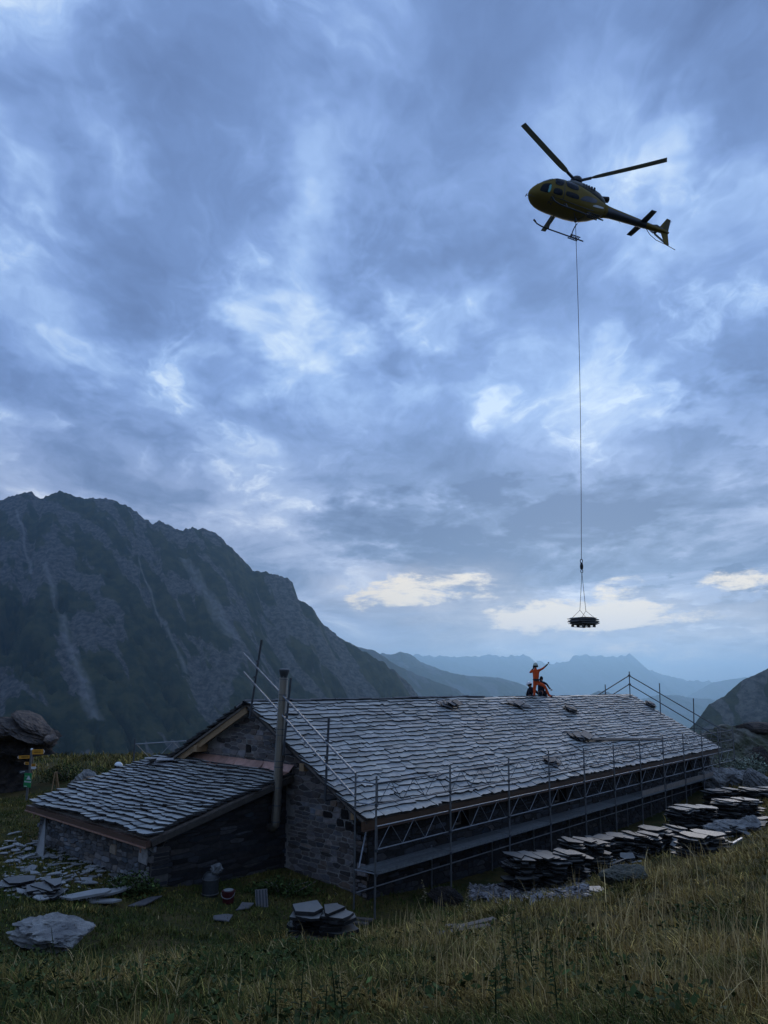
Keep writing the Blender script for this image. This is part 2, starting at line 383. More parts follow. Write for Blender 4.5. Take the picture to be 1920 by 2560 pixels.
def H(x, y, fine=True):
    x = np.atleast_1d(np.asarray(x, float)); y = np.atleast_1d(np.asarray(y, float)); out = np.zeros(x.shape)
    for i in range(0, len(x), 20000):
        a, b = x[i:i + 20000], y[i:i + 20000]
        d = (a[:, None] - CP[None, :, 0]) ** 2 + (b[:, None] - CP[None, :, 1]) ** 2
        out[i:i + 20000] = _tps(d) @ _w[:_n] + _w[_n] + _w[_n + 1] * a + _w[_n + 2] * b
    r = np.hypot(x, y)
    far = np.where(y > 0, 1.6 - .5 * np.maximum(r - 46, 0), 5 + .16 * r)
    far = far * sst(-25, 25, y) + (5 + .10 * r) * (1 - sst(-25, 25, y))
    far = np.maximum(far, -620.)
    k = sst(34, 52, r); h = np.clip(out, -3, 12) * (1 - k) + far * k
    if fine:
        h = h + .10 * fbm(x * .55, y * .55, 4, 5) * np.clip(1 - r / 80, 0, 1)
        s, t = (x - O0[0]) * U[0] + (y - O0[1]) * U[1], (x - O0[0]) * Wd[0] + (y - O0[1]) * Wd[1]
        open_ = 1 - sst(-1.5, .5, -np.maximum(np.maximum(-4.5 - s, s - 29), np.maximum(-11 - t, t - 4.)))
        h = h + open_ * .16 * np.maximum(0, pn(x * 1.5, y * 1.5, 9)) * np.clip(1 - r / 50, 0, 1)
    return h
def H1(x, y): return float(H([x], [y])[0])
def gp(px, py, y0=4.):          # where a sight line meets the ground
    r = ray(px, py); ys = np.arange(y0, 60, .08); P = CAM + r[None] * (ys / r[1])[:, None]
    hh = H(P[:, 0], P[:, 1]); i = int(np.argmax(P[:, 2] <= hh)); q = P[i].copy(); q[2] = hh[i]; return q
def ground():
    nr, na = 250, 420
    rr = np.concatenate([[0.], 1.2 * (34000 / 1.2) ** (np.linspace(0, 1, nr - 1) ** 1.55)])
    aa = np.linspace(-math.pi, math.pi, na, endpoint=False)
    Rr, Aa = np.meshgrid(rr, aa, indexing='ij'); X = (Rr * np.sin(Aa)).ravel(); Y = (Rr * np.cos(Aa)).ravel()
    V = np.stack([X, Y, H(X, Y)], 1)
    i, j = np.meshgrid(np.arange(nr - 1), np.arange(na), indexing='ij'); i = i.ravel(); j = j.ravel(); j2 = (j + 1) % na
    F = np.stack([i * na + j, i * na + j2, (i + 1) * na + j2, (i + 1) * na + j], 1).tolist()
    mt = bpy.data.materials.new('ground'); mt.use_nodes = True; k = NT(mt.node_tree); b = mt.node_tree.nodes['Principled BSDF']
    tc = k.n('ShaderNodeNewGeometry').outputs['Position']
    c = k.mix(k.smooth(k.noise(tc, .5, 6, .6), .4, .6), (.036, .046, .012), (.10, .075, .025))
    c = k.mix(k.smooth(k.noise(tc, 9., 7, .7), .45, .7), c, (.04, .032, .02))
    k.put(b.inputs['Base Color'], c); b.inputs['Roughness'].default_value = .95; b.inputs['Specular IOR Level'].default_value = .1
    bp = k.n('ShaderNodeBump'); bp.inputs['Strength'].default_value = 1.; bp.inputs['Distance'].default_value = .06; k.put(bp.inputs['Height'], k.noise(tc, 14., 6, .7)); k.put(b.inputs['Normal'], bp.outputs[0])
    o = MB().add((V, F)).build('ground', mt, None, True, org=(0, 0, 0)); tag(o, 'grassy alpine slope falling away to the stone house', None, None, 'structure')
ground()

# ------------------------------------------------------------------ mountains
def mount_mat(name, rocks, grass, gfac, bscale):
    mt = bpy.data.materials.new(name); mt.use_nodes = True; k = NT(mt.node_tree); b = mt.node_tree.nodes['Principled BSDF']
    g = k.n('ShaderNodeNewGeometry'); tc = g.outputs['Position']; sp = k.n('ShaderNodeSeparateXYZ'); k.put(sp.inputs[0], g.outputs['Normal'])
    n1 = k.noise(tc, bscale, 8, .65); n2 = k.noise(tc, bscale * 6, 6, .7)
    at_ = k.n('ShaderNodeAttribute', attribute_name='tint'); sa = k.n('ShaderNodeSeparateColor'); k.put(sa.inputs[0], at_.outputs['Color'])
    gm = k.smooth(k.m('ADD', k.m('ADD', sp.outputs[2], k.m('MULTIPLY', k.m('SUBTRACT', n1, .5), 1.0)), k.m('MULTIPLY', k.m('SUBTRACT', sa.outputs[0], .5), 2.0)), gfac - .07, gfac + .07)
    rc = k.mix(k.smooth(n2, .35, .65), rocks[0], rocks[1])
    gc = k.mix(k.smooth(k.noise(tc, bscale * 2.3, 6, .6), .4, .62), grass[0], grass[1])
    c = k.mix(gm, rc, gc)
    c = k.mix(sa.outputs[1], c, (.26, .25, .24))
    k.put(b.inputs['Base Color'], c); b.inputs['Roughness'].default_value = .95; b.inputs['Specular IOR Level'].default_value = .1
    bp = k.n('ShaderNodeBump'); bp.inputs['Strength'].default_value = 1.; bp.inputs['Distance'].default_value = .09 / bscale; k.put(bp.inputs['Height'], k.noise(tc, bscale * 3, 9, .75)); k.put(b.inputs['Normal'], bp.outputs[0])
    return mt
def mountain(name, label, pts, Y, mt, ncol=260, nrow=120, length=1500., drop=.72, dirv=(.35, -1), amp=60., seed=1, jag=3., back=500., cell=220., floor=-640., scree=(), conv=.25):
    pts = np.array(pts, float); xs = np.linspace(pts[0, 0], pts[-1, 0], ncol)
    ys = np.interp(xs, pts[:, 0], pts[:, 1]) + jag * fbm(xs / 14., xs * 0 + seed, 4, seed)
    Yd = Y * (1 + .04 * fbm(xs / 320., xs * 0 + .5, 3, seed + 4))
    rid = np.array([at(a, b, c) for a, b, c in zip(xs, ys, Yd)])
    dv = nrm([dirv[0], dirv[1], 0])[:2]
    q = np.linspace(-.18, 1, nrow); q = np.where(q < 0, q / .18, q ** 1.35)
    V = np.zeros((nrow, ncol, 3)); T = np.ones((nrow, ncol, 3)) * .5; T[..., 1] = 0
    zr = rid[:, 2]
    al = np.concatenate([[0], np.cumsum(np.hypot(np.diff(rid[:, 0]), np.diff(rid[:, 1])))])
    for i, a in enumerate(q):
        d = length * a if a >= 0 else back * a
        x = rid[:, 0] + dv[0] * d; y = rid[:, 1] + dv[1] * d
        if a >= 0:
            e = min(1., a * 5.)
            prof = drop * length * ((1 + conv) * a - conv * a * a)
            al2 = al - d * .48
            wx = al2 / cell + .35 * fbm(al2 / cell / 2, d / cell / 2 + 0 * al, 3, seed + 9); wy = d / (cell * 2.0) + 0 * al
            gul = fbm(wx, wy, 6, seed, .52, True) - .55
            rough = fbm(al2 / (cell * .35), d / (cell * .35) + 0 * al, 5, seed + 30, .55)
            dz_ = e * amp * (gul + .40 * rough); z = zr - prof + np.minimum(dz_ - .25 * amp * e, prof * .10)
            gul2 = fbm(wx, wy, 3, seed, .5, True)
            g3 = fbm(wx, wy, 4, seed, .55, True); g3 = (g3 - g3.mean()) / (g3.std() + 1e-6)
            T[i, :, 0] = .5 - .26 * g3 + .40 * fbm(al / (cell * 1.6), d / (cell * 1.6) + 0 * al, 4, seed + 50) + .30 * (a - .35)
            for (sa, sw, a0, a1) in scree:
                cx = sa * al[-1] + d * .30 + 25 * pn(d / 130. + 0 * al, 0 * al + seed)
                T[i, :, 1] = np.maximum(T[i, :, 1], np.clip(1 - np.abs(al - cx) / (sw * (.4 + 1.4 * max(a - a0, 0))), 0, 1) ** .6 * (a > a0) * (a < a1) * .8 * (.6 + .5 * fbm(al / 18., d / 18. + 0 * al, 3, seed + 70)))
        else: z = zr + 1.05 * d
        V[i, :, 0] = x; V[i, :, 1] = y; V[i, :, 2] = np.maximum(z, floor)
    T = np.clip(T, 0, 1)
    i, j = np.meshgrid(np.arange(nrow - 1), np.arange(ncol - 1), indexing='ij'); i = i.ravel(); j = j.ravel()
    F = np.stack([i * ncol + j, (i + 1) * ncol + j, (i + 1) * ncol + j + 1, i * ncol + j + 1], 1).tolist()
    mb = MB(); mb.v = [V.reshape(-1, 3)]; mb.f = F; mb.c = [T.reshape(-1, 3)]; mb.n = nrow * ncol
    o = mb.build(name, mt, None, True, org=rid.mean(0) * [1, 1, 0]); tag(o, label, None, None, 'structure'); return o
MM = mount_mat('mountain', ((.030, .028, .028), (.125, .115, .105)), ((.013, .019, .007), (.046, .046, .017)), .47, .0105)
MF = mount_mat('mountain_far', ((.05, .052, .055), (.09, .09, .09)), ((.026, .034, .018), (.04, .046, .022)), .45, .006)
SIL = [(-700, 1330), (-400, 1290), (-200, 1262), (0, 1251), (40, 1236), (78, 1229), (101, 1247), (150, 1227), (208, 1246), (273, 1246), (325, 1268), (378, 1309), (398, 1303), (410, 1305), (443, 1325), (480, 1320), (514, 1322), (540, 1333), (586, 1376), (631, 1425), (651, 1428), (690, 1436), (720, 1445), (732, 1457), (738, 1485), (742, 1496), (781, 1518), (804, 1558), (859, 1600), (963, 1659), (1016, 1701), (1049, 1744), (1085, 1800), (1130, 1880), (1170, 1960)]
mountain('mountain', 'tall dark craggy mountain rising behind the house on the left', SIL, 2500, MM, 640, 300, 1500, .78, (.42, -1), 200, 3, 7., 700, 230., scree=((.40, 24, .26, .66), (.385, 11, .06, .28), (.60, 46, .10, .34), (.53, 12, .16, .45)))
mountain('mountain', 'dark rocky mountainside rising at the right edge behind the scaffold', [(1600, 1960), (1690, 1850), (1720, 1825), (1741, 1805), (1758, 1779), (1773, 1761), (1813, 1738), (1828, 1724), (1859, 1698), (1891, 1686), (1914, 1674), (2050, 1600), (2300, 1500), (2700, 1420)], 1500, MM, 300, 150, 900, .8, (-.42, -1), 40, 21, 3., 500, 130.)
for lab, Y, pts, sd_, amp in [
    ('blue wooded ridge directly behind the tall dark mountain', 5200, [(780, 1560), (860, 1600), (898, 1618), (937, 1626), (956, 1639), (988, 1661), (1045, 1687), (1096, 1706), (1141, 1722), (1173, 1744), (1230, 1790), (1300, 1860)], 31, 90),
    ('hazy blue ridge peeping over the wooded ridge', 9000, [(880, 1660), (956, 1632), (975, 1637), (1000, 1629), (1029, 1636), (1052, 1655), (1096, 1671), (1150, 1700), (1260, 1760), (1330, 1820)], 41, 120),
    ('long hazy blue ridge ending behind the man in orange', 8000, [(900, 1700), (1000, 1672), (1039, 1668), (1080, 1673), (1115, 1677), (1141, 1685), (1179, 1690), (1243, 1693), (1294, 1706), (1330, 1722), (1400, 1745), (1470, 1790), (1560, 1850)], 51, 110),
    ('pale blue far mountain chain across the horizon', 22000, [(860, 1670), (1000, 1642), (1032, 1636), (1071, 1639), (1122, 1641), (1179, 1641), (1224, 1636), (1250, 1641), (1301, 1637), (1320, 1639), (1336, 1652), (1377, 1660), (1422, 1652), (1435, 1639), (1467, 1636), (1482, 1641), (1499, 1637), (1515, 1642), (1531, 1639), (1541, 1643), (1550, 1636), (1560, 1640), (1572, 1634), (1584, 1642), (1595, 1655), (1614, 1671), (1659, 1687), (1723, 1701), (1774, 1703), (1850, 1730), (2000, 1760)], 61, 260),
    ('pale ridge running off to the right under the far chain', 17000, [(1640, 1770), (1723, 1738), (1780, 1706), (1818, 1699), (1882, 1690), (1960, 1680), (2200, 1650)], 71, 200),
    ('low blue ridge in the valley beyond the far gable', 11000, [(1520, 1790), (1602, 1747), (1642, 1738), (1692, 1737), (1723, 1744), (1773, 1747), (1850, 1760), (1950, 1800)], 81, 120),
    ('small rounded blue hill just above the roof ridge', 7000, [(1420, 1775), (1478, 1735), (1495, 1727), (1515, 1728), (1533, 1735), (1570, 1760), (1640, 1800)], 91, 40)]:
    mountain('mountain', lab, pts, Y, MF, 220, 70, Y * .30, .42, (.1, -1), amp, sd_, 7. if Y > 20000 else 2.5, Y * .15, Y * .05)

# ------------------------------------------------------------------ the air over the valley
def haze():
    x0, x1, y0, y1, z0, z1 = -36000, 36000, -36000, 40000, -642, 1150
    v = [(x, y, z) for z in (z0, z1) for y in (y0, y1) for x in (x0, x1)]
    f = [(0, 2, 3, 1), (4, 5, 7, 6), (0, 1, 5, 4), (2, 6, 7, 3), (1, 3, 7, 5), (0, 4, 6, 2)]
    mt = bpy.data.materials.new('haze'); mt.use_nodes = True; t = mt.node_tree; t.nodes.clear()
    pv = t.nodes.new('ShaderNodeVolumePrincipled'); pv.inputs['Color'].default_value = (.46, .74, 1., 1); pv.inputs['Density'].default_value = HAZE; pv.inputs['Anisotropy'].default_value = .6
    o = t.nodes.new('ShaderNodeOutputMaterial'); t.links.new(pv.outputs[0], o.inputs['Volume'])
    ob = MB().add((v, f)).build('haze', mt, None, org=(0, 0, 0)); tag(ob, 'blue evening haze filling the valley', None, None, 'stuff')
HAZE = 7e-5
haze()
# ------------------------------------------------------------------ slate roofs
def roof_slates(P00, P10, P01, P11, expo, wmin, wmax, seed, th=.034, wob=.045, sag=.05, over=2.25):
    """P00-P10 the eave, P01-P11 the upper edge; gives a list of (size, mesh, tint) slabs laid in lapped courses"""
    r = np.random.default_rng(seed); P00, P10, P01, P11 = map(np.asarray, (P00, P10, P01, P11))
    Lu = (np.linalg.norm(P10 - P00) + np.linalg.norm(P11 - P01)) / 2; Lv = (np.linalg.norm(P01 - P00) + np.linalg.norm(P11 - P10)) / 2
    eu = nrm(P10 - P00); nv = nrm(np.cross(P10 - P00, P01 - P00)); nv = nv if nv[2] > 0 else -nv
    def S(a, b):            # a,b in metres
        p, q = a / Lu, b / Lv
        base = P00 * (1 - p) * (1 - q) + P10 * p * (1 - q) + P01 * (1 - p) * q + P11 * p * q
        return base + nv * float(sag * pn(a / 3.1 + seed, b / 2.3, seed))
    rows = int(round((Lv - .05) / expo)); expo = (Lv - .05) / rows; out = []
    for i in range(rows):
        a = -r.uniform(0, .1)
        first = True
        while a < Lu + .02:
            wd_ = r.uniform(wmin, wmax) * (1.25 if r.random() < .15 else 1)
            if a + wd_ > Lu - .18: wd_ = Lu - a + r.uniform(-.02, .07)
            b0 = i * expo - (.06 if i == 0 else 0) + wob * float(pn(a * .55 + 3 * seed, i * .31, seed + 1)) * 1.6 + r.normal(0, .016)
            ln = min(expo * 2.05, Lv - b0 + .02)
            if wd_ > .06:
                k = r.integers(2, 5); xs = np.linspace(0, 1, k + 1); ys = r.normal(0, .022, k + 1)
                c1, c2 = (r.uniform(.02, .09) if r.random() < .4 else 0), (r.uniform(.02, .09) if r.random() < .4 else 0)
                ys[0] += c1; ys[-1] += c2; ys += (xs - .5) * r.normal(0, .038)
                g = .007
                lo = [(a + g + (wd_ - 2 * g) * x, b0 + y) for x, y in zip(xs, ys)]
                sk = r.normal(0, .035)
                pts = lo + [(a + wd_ - g + sk, b0 + ln), (a + g + sk, b0 + ln)]
                t_ = th * r.uniform(.75, 1.35); lift = th * over * r.uniform(.94, 1.08) + (r.uniform(0, .03) if r.random() < .08 else 0)
                ol = []
                for (x, y) in pts:
                    fr = (y - b0) / ln; ol.append(S(x, y) + nv * (lift * (1 - fr)) + nv * .002)
                br = r.uniform(.76, 1.16) * (.68 if r.random() < .08 else 1.); ti = (br, br * r.uniform(.99, 1.01), br * r.uniform(.98, 1.02))
                out.append((wd_, prism(ol, nv, t_), ti, (a, b0)))
            a += wd_
    return out, S, nv
def dist(vf): return float(np.linalg.norm(np.mean(vf[0], 0) - CAM))
def emit_pieces(pieces, name, mt, parent, n=300):
    pieces = sorted(pieces, key=lambda q: dist(q[1]))
    for q in pieces[:n]: one(name, q[1], mt, parent, q[2], edge=isinstance(mt, list))
    if pieces[n:]:
        mb = MB()
        for q in pieces[n:]: mb.add(q[1], q[2], isinstance(mt, list))
        mb.build(name + '_field', mt, parent, kind='stuff')
# ------------------------------------------------------------------ rubble walls
def stones(a0, a1, z0, z1, keep, P, nv, seed, hmin=.10, hmax=.27, wmin=.16, wmax=.55, mort=.016, an=2.4, special=()):
    """courses of uneven stones on a wall face; P(a,z) maps to the face, nv is its outward normal"""
    r = np.random.default_rng(seed); out = []; z = z0; row = 0
    for (sa, sz, sw, sh, st) in special:
        ol = [(sa - sw / 2, sz - sh / 2 + .02), (sa + sw * .42, sz - sh / 2), (sa + sw / 2, sz - sh * .1), (sa + sw * .46, sz + sh / 2), (sa - sw * .3, sz + sh * .46), (sa - sw * .52, sz + sh * .1)]
        out.append((sw, prism([P(*q) - nv * .06 for q in ol], nv, .06 + .035, .02), st, (sa, sz)))
    pts = []
    while z < z1:
        h = r.uniform(hmin, hmax); a = a0 - r.uniform(0, .2)
        while a < a1:
            wd_ = r.uniform(wmin, wmax) * (.6 + h / hmax * .6)
            if h > hmax * .75 and r.random() < .4: pts += [(a + wd_ / 2, z + h * .27), (a + wd_ / 2 + r.normal(0, .05), z + h * .75)]
            else: pts.append((a + wd_ / 2 + r.normal(0, .02), z + h / 2 + r.normal(0, h * .13)))
            a += wd_
        z += h
    pts = [p for p in pts if not any(abs(p[0] - q[0]) < q[2] / 2 + .02 and abs(p[1] - q[1]) < q[3] / 2 + .02 for q in special)]
    D = np.array(pts); AN = an                     # cells are wider than tall
    for n_, c in enumerate(D):
        d = (D - c) * [1 / AN, 1]; q = (d ** 2).sum(1); near = np.argsort(q)[1:15]
        poly = [np.array(p_) for p_ in ((-.45, -.22), (.45, -.22), (.45, .22), (-.45, .22))]
        cuts_ = [(d[m] * [1 / AN, 1], q[m] / 2) for m in near]
        cuts_ += [(np.array([-1., 0]), max(c[0] - a0 - .01, .01)), (np.array([1., 0]), max(a1 - c[0] - .01, .01))]
        for (sa, sz, sw, sh, st) in special:
            e = np.array([sa, sz]) - c
            if abs(e[0]) < sw / 2 + .5 and abs(e[1]) < sh / 2 + .3:
                k = (abs(e[0]) - sw / 2, abs(e[1]) - sh / 2)
                nn = np.array([math.copysign(1, e[0]), 0.]) if k[0] > k[1] * 1.2 else np.array([0., math.copysign(1, e[1])]); cuts_.append((nn, max(k[0] if nn[0] else k[1], .02)))
        for nn, lim in cuts_:
            out_ = []
            for a_, b_ in zip(poly, poly[1:] + poly[:1]):
                fa, fb = a_ @ nn - lim, b_ @ nn - lim
                if fa <= 0: out_.append(a_)
                if (fa < 0) != (fb < 0) and abs(fa - fb) > 1e-9: out_.append(a_ + (b_ - a_) * fa / (fa - fb))
            poly = out_
            if len(poly) < 3: break
        if len(poly) < 3: continue
        P_ = np.array(poly); w2, h2 = np.ptp(P_[:, 0]) / 2, np.ptp(P_[:, 1]) / 2
        if h2 < .025 or w2 < .03: continue
        g = mort * r.uniform(.7, 1.5); m0 = P_.mean(0); P_ = m0 + (P_ - m0) * [max(.3, 1 - g / w2), max(.3, 1 - g / h2)]
        nx = np.roll(P_, -1, 0); ol = np.stack([P_ * .90 + nx * .10, P_ * .12 + nx * .88], 1).reshape(-1, 2) + c
        ol = ol + r.normal(0, .004, ol.shape)
        if not all(keep(x, y) for x, y in ol): continue
        br = float(np.clip(r.lognormal(0, .36), .35, 2.2)); wm = r.normal(0, .07); ti = (br * (1 + wm), br, br * (1 - wm))
        out.append((2 * w2, prism([P(*q_) - nv * .05 for q_ in ol], nv, .05 + r.uniform(.008, .036), min(.013, h2 * .3)), ti, tuple(c)))
    return out

# ------------------------------------------------------------------ the long stone house
SE = 28.04
EV0, EV1, RG0, RG1 = G(0, 0, 2.73), G(SE, 0, 2.73), G(.32, -5.4, 5.49), G(29.3, -5.4, 5.5)
BE0, BE1 = G(0, -10.8, 2.73), G(SE, -10.8, 2.73)
house = empty('stone_house', G(14, -5.4, .4), 'long stone house with a grey slate roof, scaffold along its front', 'house')
def roofz(t): return 2.73 + (5.4 - abs(t + 5.4)) * .509
deckb = MB()                                   # boarding under the slates
for (A, B, C_, D) in ((EV0, EV1, RG1, RG0), (BE1, BE0, RG0, RG1)):
    nv = nrm(np.cross(B - A, D - A)); A, B, C_, D = [q - nv * .005 for q in (A, B, C_, D)]
    deckb.add(([A, B, C_, D] + [q - nv * .07 for q in (A, B, C_, D)], [(0, 1, 2, 3), (7, 6, 5, 4), (0, 4, 5, 1), (1, 5, 6, 2), (2, 6, 7, 3), (3, 7, 4, 0)]), .8)
roof = deckb.build('roof', M['timber_grey'], house)
sl, SF, NF = roof_slates(EV0, EV1, RG0, RG1, .236, .28, .85, 3)
SLM = [M['slate'], M['slate_edge']]
emit_pieces(sl, 'slate', SLM, roof)
slb, SB, NB = roof_slates(BE1, BE0, RG1, RG0, .26, .40, .8, 4, th=.045)
mb = MB()
for q in slb: mb.add(q[1], q[2], True)
mb.build('slate_back_slope', SLM, roof, kind='stuff')
cap = []                                       # back slates standing proud over the ridge on the near half
a = 0.
nb = nrm(np.cross(BE0 - BE1, RG1 - BE1)); nb = nb if nb[2] > 0 else -nb; dn = nrm(BE0 - RG0); dn = nrm(G(0, -10.8, 2.73) - G(0, -5.4, 5.49))
r_ = np.random.default_rng(17); s = .18
while s < 13.2:
    w_ = r_.uniform(.4, .9); p = G(s, -5.4 + .10 + r_.normal(0, .02), 5.49 + .085 + r_.normal(0, .008))
    ol = [p, p + U * (w_ - .01) + r_.normal(0, .008, 3), p + U * (w_ - .01) + dn * .5, p + dn * .5]
    one('ridge_slate', prism(ol, nb, r_.uniform(.03, .055)), M['slate_dark'], roof, r_.uniform(.8, 1.3)); s += w_
one('ridge_board', beam(G(.15, -5.37, 5.50), G(13.2, -5.37, 5.50), .05, .13), M['dark'], roof)
# eave fascia and gutter
one('fascia', hbox(-.02, SE + .02, -.06, .01, 2.46, 2.70), M['fascia'], house)
one('gutter_lip', hbox(-.02, SE + .02, .012, .035, 2.46, 2.485), M['copper_brown'], house)
for sgn, nm in ((1, 'front'), (-1, 'back')):   # barge boards on the near gable
    t0, t1 = (0., -5.36) if sgn > 0 else (-10.75, -5.44)
    one('barge_board', beam(G(.16 if sgn < 0 else .10, t0, roofz(t0) - (.17 if sgn < 0 else .11)), G(.36, t1, roofz(t1) - (.17 if sgn < 0 else .11)), .05, .20 if sgn < 0 else .10), M['timber'] if sgn < 0 else M['slate_edge'], house)
for tt in (-10.3, -7.9, -2.6, -.55):           # purlin ends under the verge
    one('purlin_end', hbox(.18, .75, tt - .09, tt + .09, roofz(tt) - .36, roofz(tt) - .15), M['timber'], house)
# walls
WS = .62
wins = [(4.75, 1.86, .72, .56), (10.95, 1.80, .9, .62), (18.3, 1.82, .9, .6), (24.4, 1.9, .9, .6)]
wf = MB()
xs = [WS]
for (c, z, w_, h) in wins: xs += [c - w_ / 2, c + w_ / 2]
xs.append(27.5)
for i in range(0, len(xs) - 1): 
    if i % 2 == 0: wf.add(hbox(xs[i], xs[i + 1], -.95, -.40, -.3, 2.55))
    else:
        c, z, w_, h = wins[i // 2]; wf.add(hbox(xs[i], xs[i + 1], -.95, -.40, -.3, z)); wf.add(hbox(xs[i], xs[i + 1], -.95, -.40, z + h, 2.55))
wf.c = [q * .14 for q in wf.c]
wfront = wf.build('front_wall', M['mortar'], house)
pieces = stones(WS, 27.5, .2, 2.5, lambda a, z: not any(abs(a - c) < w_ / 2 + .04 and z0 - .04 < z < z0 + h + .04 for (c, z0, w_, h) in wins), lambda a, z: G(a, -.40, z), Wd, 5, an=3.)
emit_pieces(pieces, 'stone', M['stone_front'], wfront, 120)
def gable(s, sgn, nm):
    g = [(-.42, -.3), (-10.4, -.3), (-10.4, roofz(-10.4) - .12), (-5.4, roofz(-5.4) - .14), (-.42, roofz(-.42) - .12)]
    a = [G(s, t, z) for t, z in g]; b = [G(s + .5 * sgn, t, z) for t, z in g]; n = 5
    f = [tuple(range(n)), tuple(range(2 * n - 1, n - 1, -1))] + [(i, i + n, (i + 1) % n + n, (i + 1) % n) for i in range(n)]
    return one(nm, (a + b, f), M['mortar'], house)
wg = gable(WS, 1, 'gable_wall'); gable(27.5, -1, 'far_gable_wall')
def gkeep(a, z): return z < roofz(-a) - .16 and a < 10.35 and not (3.7 < a < 10.4 and z < 3.5)
dk = lambda br: (br, br * .93, br * .9)
gst = stones(.42, 10.4, .5, 5.4, gkeep, lambda a, z: G(WS, -a, z), -U, 8, .08, .24, .16, .50, .014, an=2.8,
    special=[(.62, 1.35, .36, .36, (2.2, 2.2, 2.25))] + [(q[0], q[1], q[2], q[3], dk(.16)) for q in ((1.95, 2.55, .36, .17), (1.28, 2.64, .30, .26), (1.45, 2.40, .26, .2), (1.12, 2.36, .28, .24), (.78, 2.58, .42, .25), (.66, 2.30, .3, .2), (.95, 2.33, .2, .2), (.70, 1.62, .40, .30), (5.6, 4.08, .26, .26))])
emit_pieces(gst, 'stone', M['stone'], wg, 300)
for (c, z, w_, h) in wins:
    wn = one('window', hbox(c - w_ / 2, c + w_ / 2, -.80, -.77, z, z + h), M['glass'], wfront)
    for (p0, p1, q0, q1) in ((-w_ / 2, -w_ / 2 + .06, 0, h), (w_ / 2 - .06, w_ / 2, 0, h), (-w_ / 2 + .06, w_ / 2 - .06, 0, .06), (-w_ / 2 + .06, w_ / 2 - .06, h - .06, h)):
        one('window_frame', hbox(c + p0, c + p1, -.765, -.70, z + q0, z + q1), M['timber_grey'], wfront)
# flue pipe
pt, pb = G(0., -3.27, 6.28), G(0., -3.52 + .08, 2.22)
ax = nrm(pt - pb); Lp = np.linalg.norm(pt - pb)
flue = one('flue_pipe', tube([pb, pt], .128, 16), M['chrome'], house, smooth=False)
for k in (.01, .12, .24, .38, .42, .60, .64, .84, .88, .99):
    one('flue_band', tube([pb + ax * (Lp * k - .014), pb + ax * (Lp * k + .014)], .139, 16), M['steel'], flue)
one('flue_cap', lathe(pt + ax * .19, [(.10, -.19), (.10, -.17), (.155, 0), (.155, .05), (.04, .08)], 16, ax), M['steel_dark'], flue)
for k in range(4):
    d = np.array([math.cos(k * 1.571), math.sin(k * 1.571), 0]) * .1; one('cap_strut', tube([pt + d, pt + d + ax * .21], .012, 5), M['steel'], flue)
one('flue_elbow', tube([pb, pb - ZV * .05, pb - ZV * .14 - Wd * .10, pb - ZV * .15 - Wd * .3], .118, 12), M['chrome'], flue)

# ------------------------------------------------------------------ the lean-to annex
annex = empty('stone_annex', G(-1.6, -7, 1.1), 'low stone lean-to with dark slate roof and copper gutter, left of the gable', 'house')
AE0, AE1, AR0, AR1 = G(-3.9, -10.45, 2.38), G(-3.9, -3.45, 2.38), G(.60, -10.5, 3.50), G(.60, -3.42, 3.50)
nA = nrm(np.cross(AE1 - AE0, AR0 - AE0)); nA = nA if nA[2] > 0 else -nA
Q = [q - nA * .005 for q in (AE0, AE1, AR1, AR0)]
aroof = one('roof', (Q + [q - nA * .10 for q in Q], [(0, 1, 2, 3), (7, 6, 5, 4), (0, 4, 5, 1), (1, 5, 6, 2), (2, 6, 7, 3), (3, 7, 4, 0)]), M['timber_grey'], annex, .8)
asl, SA, NA = roof_slates(AE0, AE1, AR0, AR1, .205, .26, .62, 12, th=.045, wob=.10, sag=.09, over=2.5)
emit_pieces(asl, 'slate', SLM, aroof)
one('gutter', hbox(-4.03, -3.90, -10.5, -3.40, 2.19, 2.34), M['copper_brown'], annex)
one('gutter_lip', hbox(-4.06, -4.032, -10.52, -3.38, 2.175, 2.205), M['copper'], annex)
one('barge_board', beam(G(-3.88, -3.40, 2.26), G(.58, -3.38, 3.38), .05, .14), M['timber_grey'], annex, .32)
for tt in (-10.0, -3.72): one('gutter_bracket', hbox(-3.99, -3.96, tt - .012, tt + .012, 2.02, 2.185), M['copper'], annex)
fl = MB()
for i in range(14):
    t0, t1 = -9.7 + i * .45, -9.7 + (i + 1) * .45; q = r_.normal(0, .012, 2)
    fl.add(([G(.60, t0, 3.76), G(.60, t1, 3.76), G(.42 + q[0], t0, 3.57), G(.42 + q[1], t1, 3.57), G(.18, t0, 3.475 + q[1] * .6), G(.18, t1, 3.475 + q[0] * .6)], [(0, 1, 3, 2), (2, 3, 5, 4)]), r_.uniform(.8, 1.25))
o = fl.build('copper_flashing', M['copper'], annex); sm = o.modifiers.new('t', 'SOLIDIFY'); sm.thickness = .006
def awall(nm, P0, P1, z0, top, inn):          # annex wall between two ground points, sloping top
    (s0, t0), (s1, t1) = P0, P1
    a = [G(s0, t0, z0), G(s1, t1, z0), G(s1, t1, top(s1)), G(s0, t0, top(s0))]; b = [q + inn * .5 for q in a]
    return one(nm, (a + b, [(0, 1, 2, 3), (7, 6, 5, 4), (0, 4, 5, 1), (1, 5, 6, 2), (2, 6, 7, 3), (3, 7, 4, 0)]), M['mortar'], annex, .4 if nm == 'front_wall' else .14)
atop = lambda s_: 2.38 + (s_ + 3.9) / 4.5 * 1.12 - .11
wA = awall('front_wall', (-3.7, -10.2), (-3.7, -3.68), .7, lambda s_: atop(-3.7), U)
wB = awall('side_wall', (-3.7, -3.69), (.58, -3.69), .3, atop, -Wd); awall('back_wall', (-3.7, -10.2), (.58, -10.2), .7, atop, Wd)
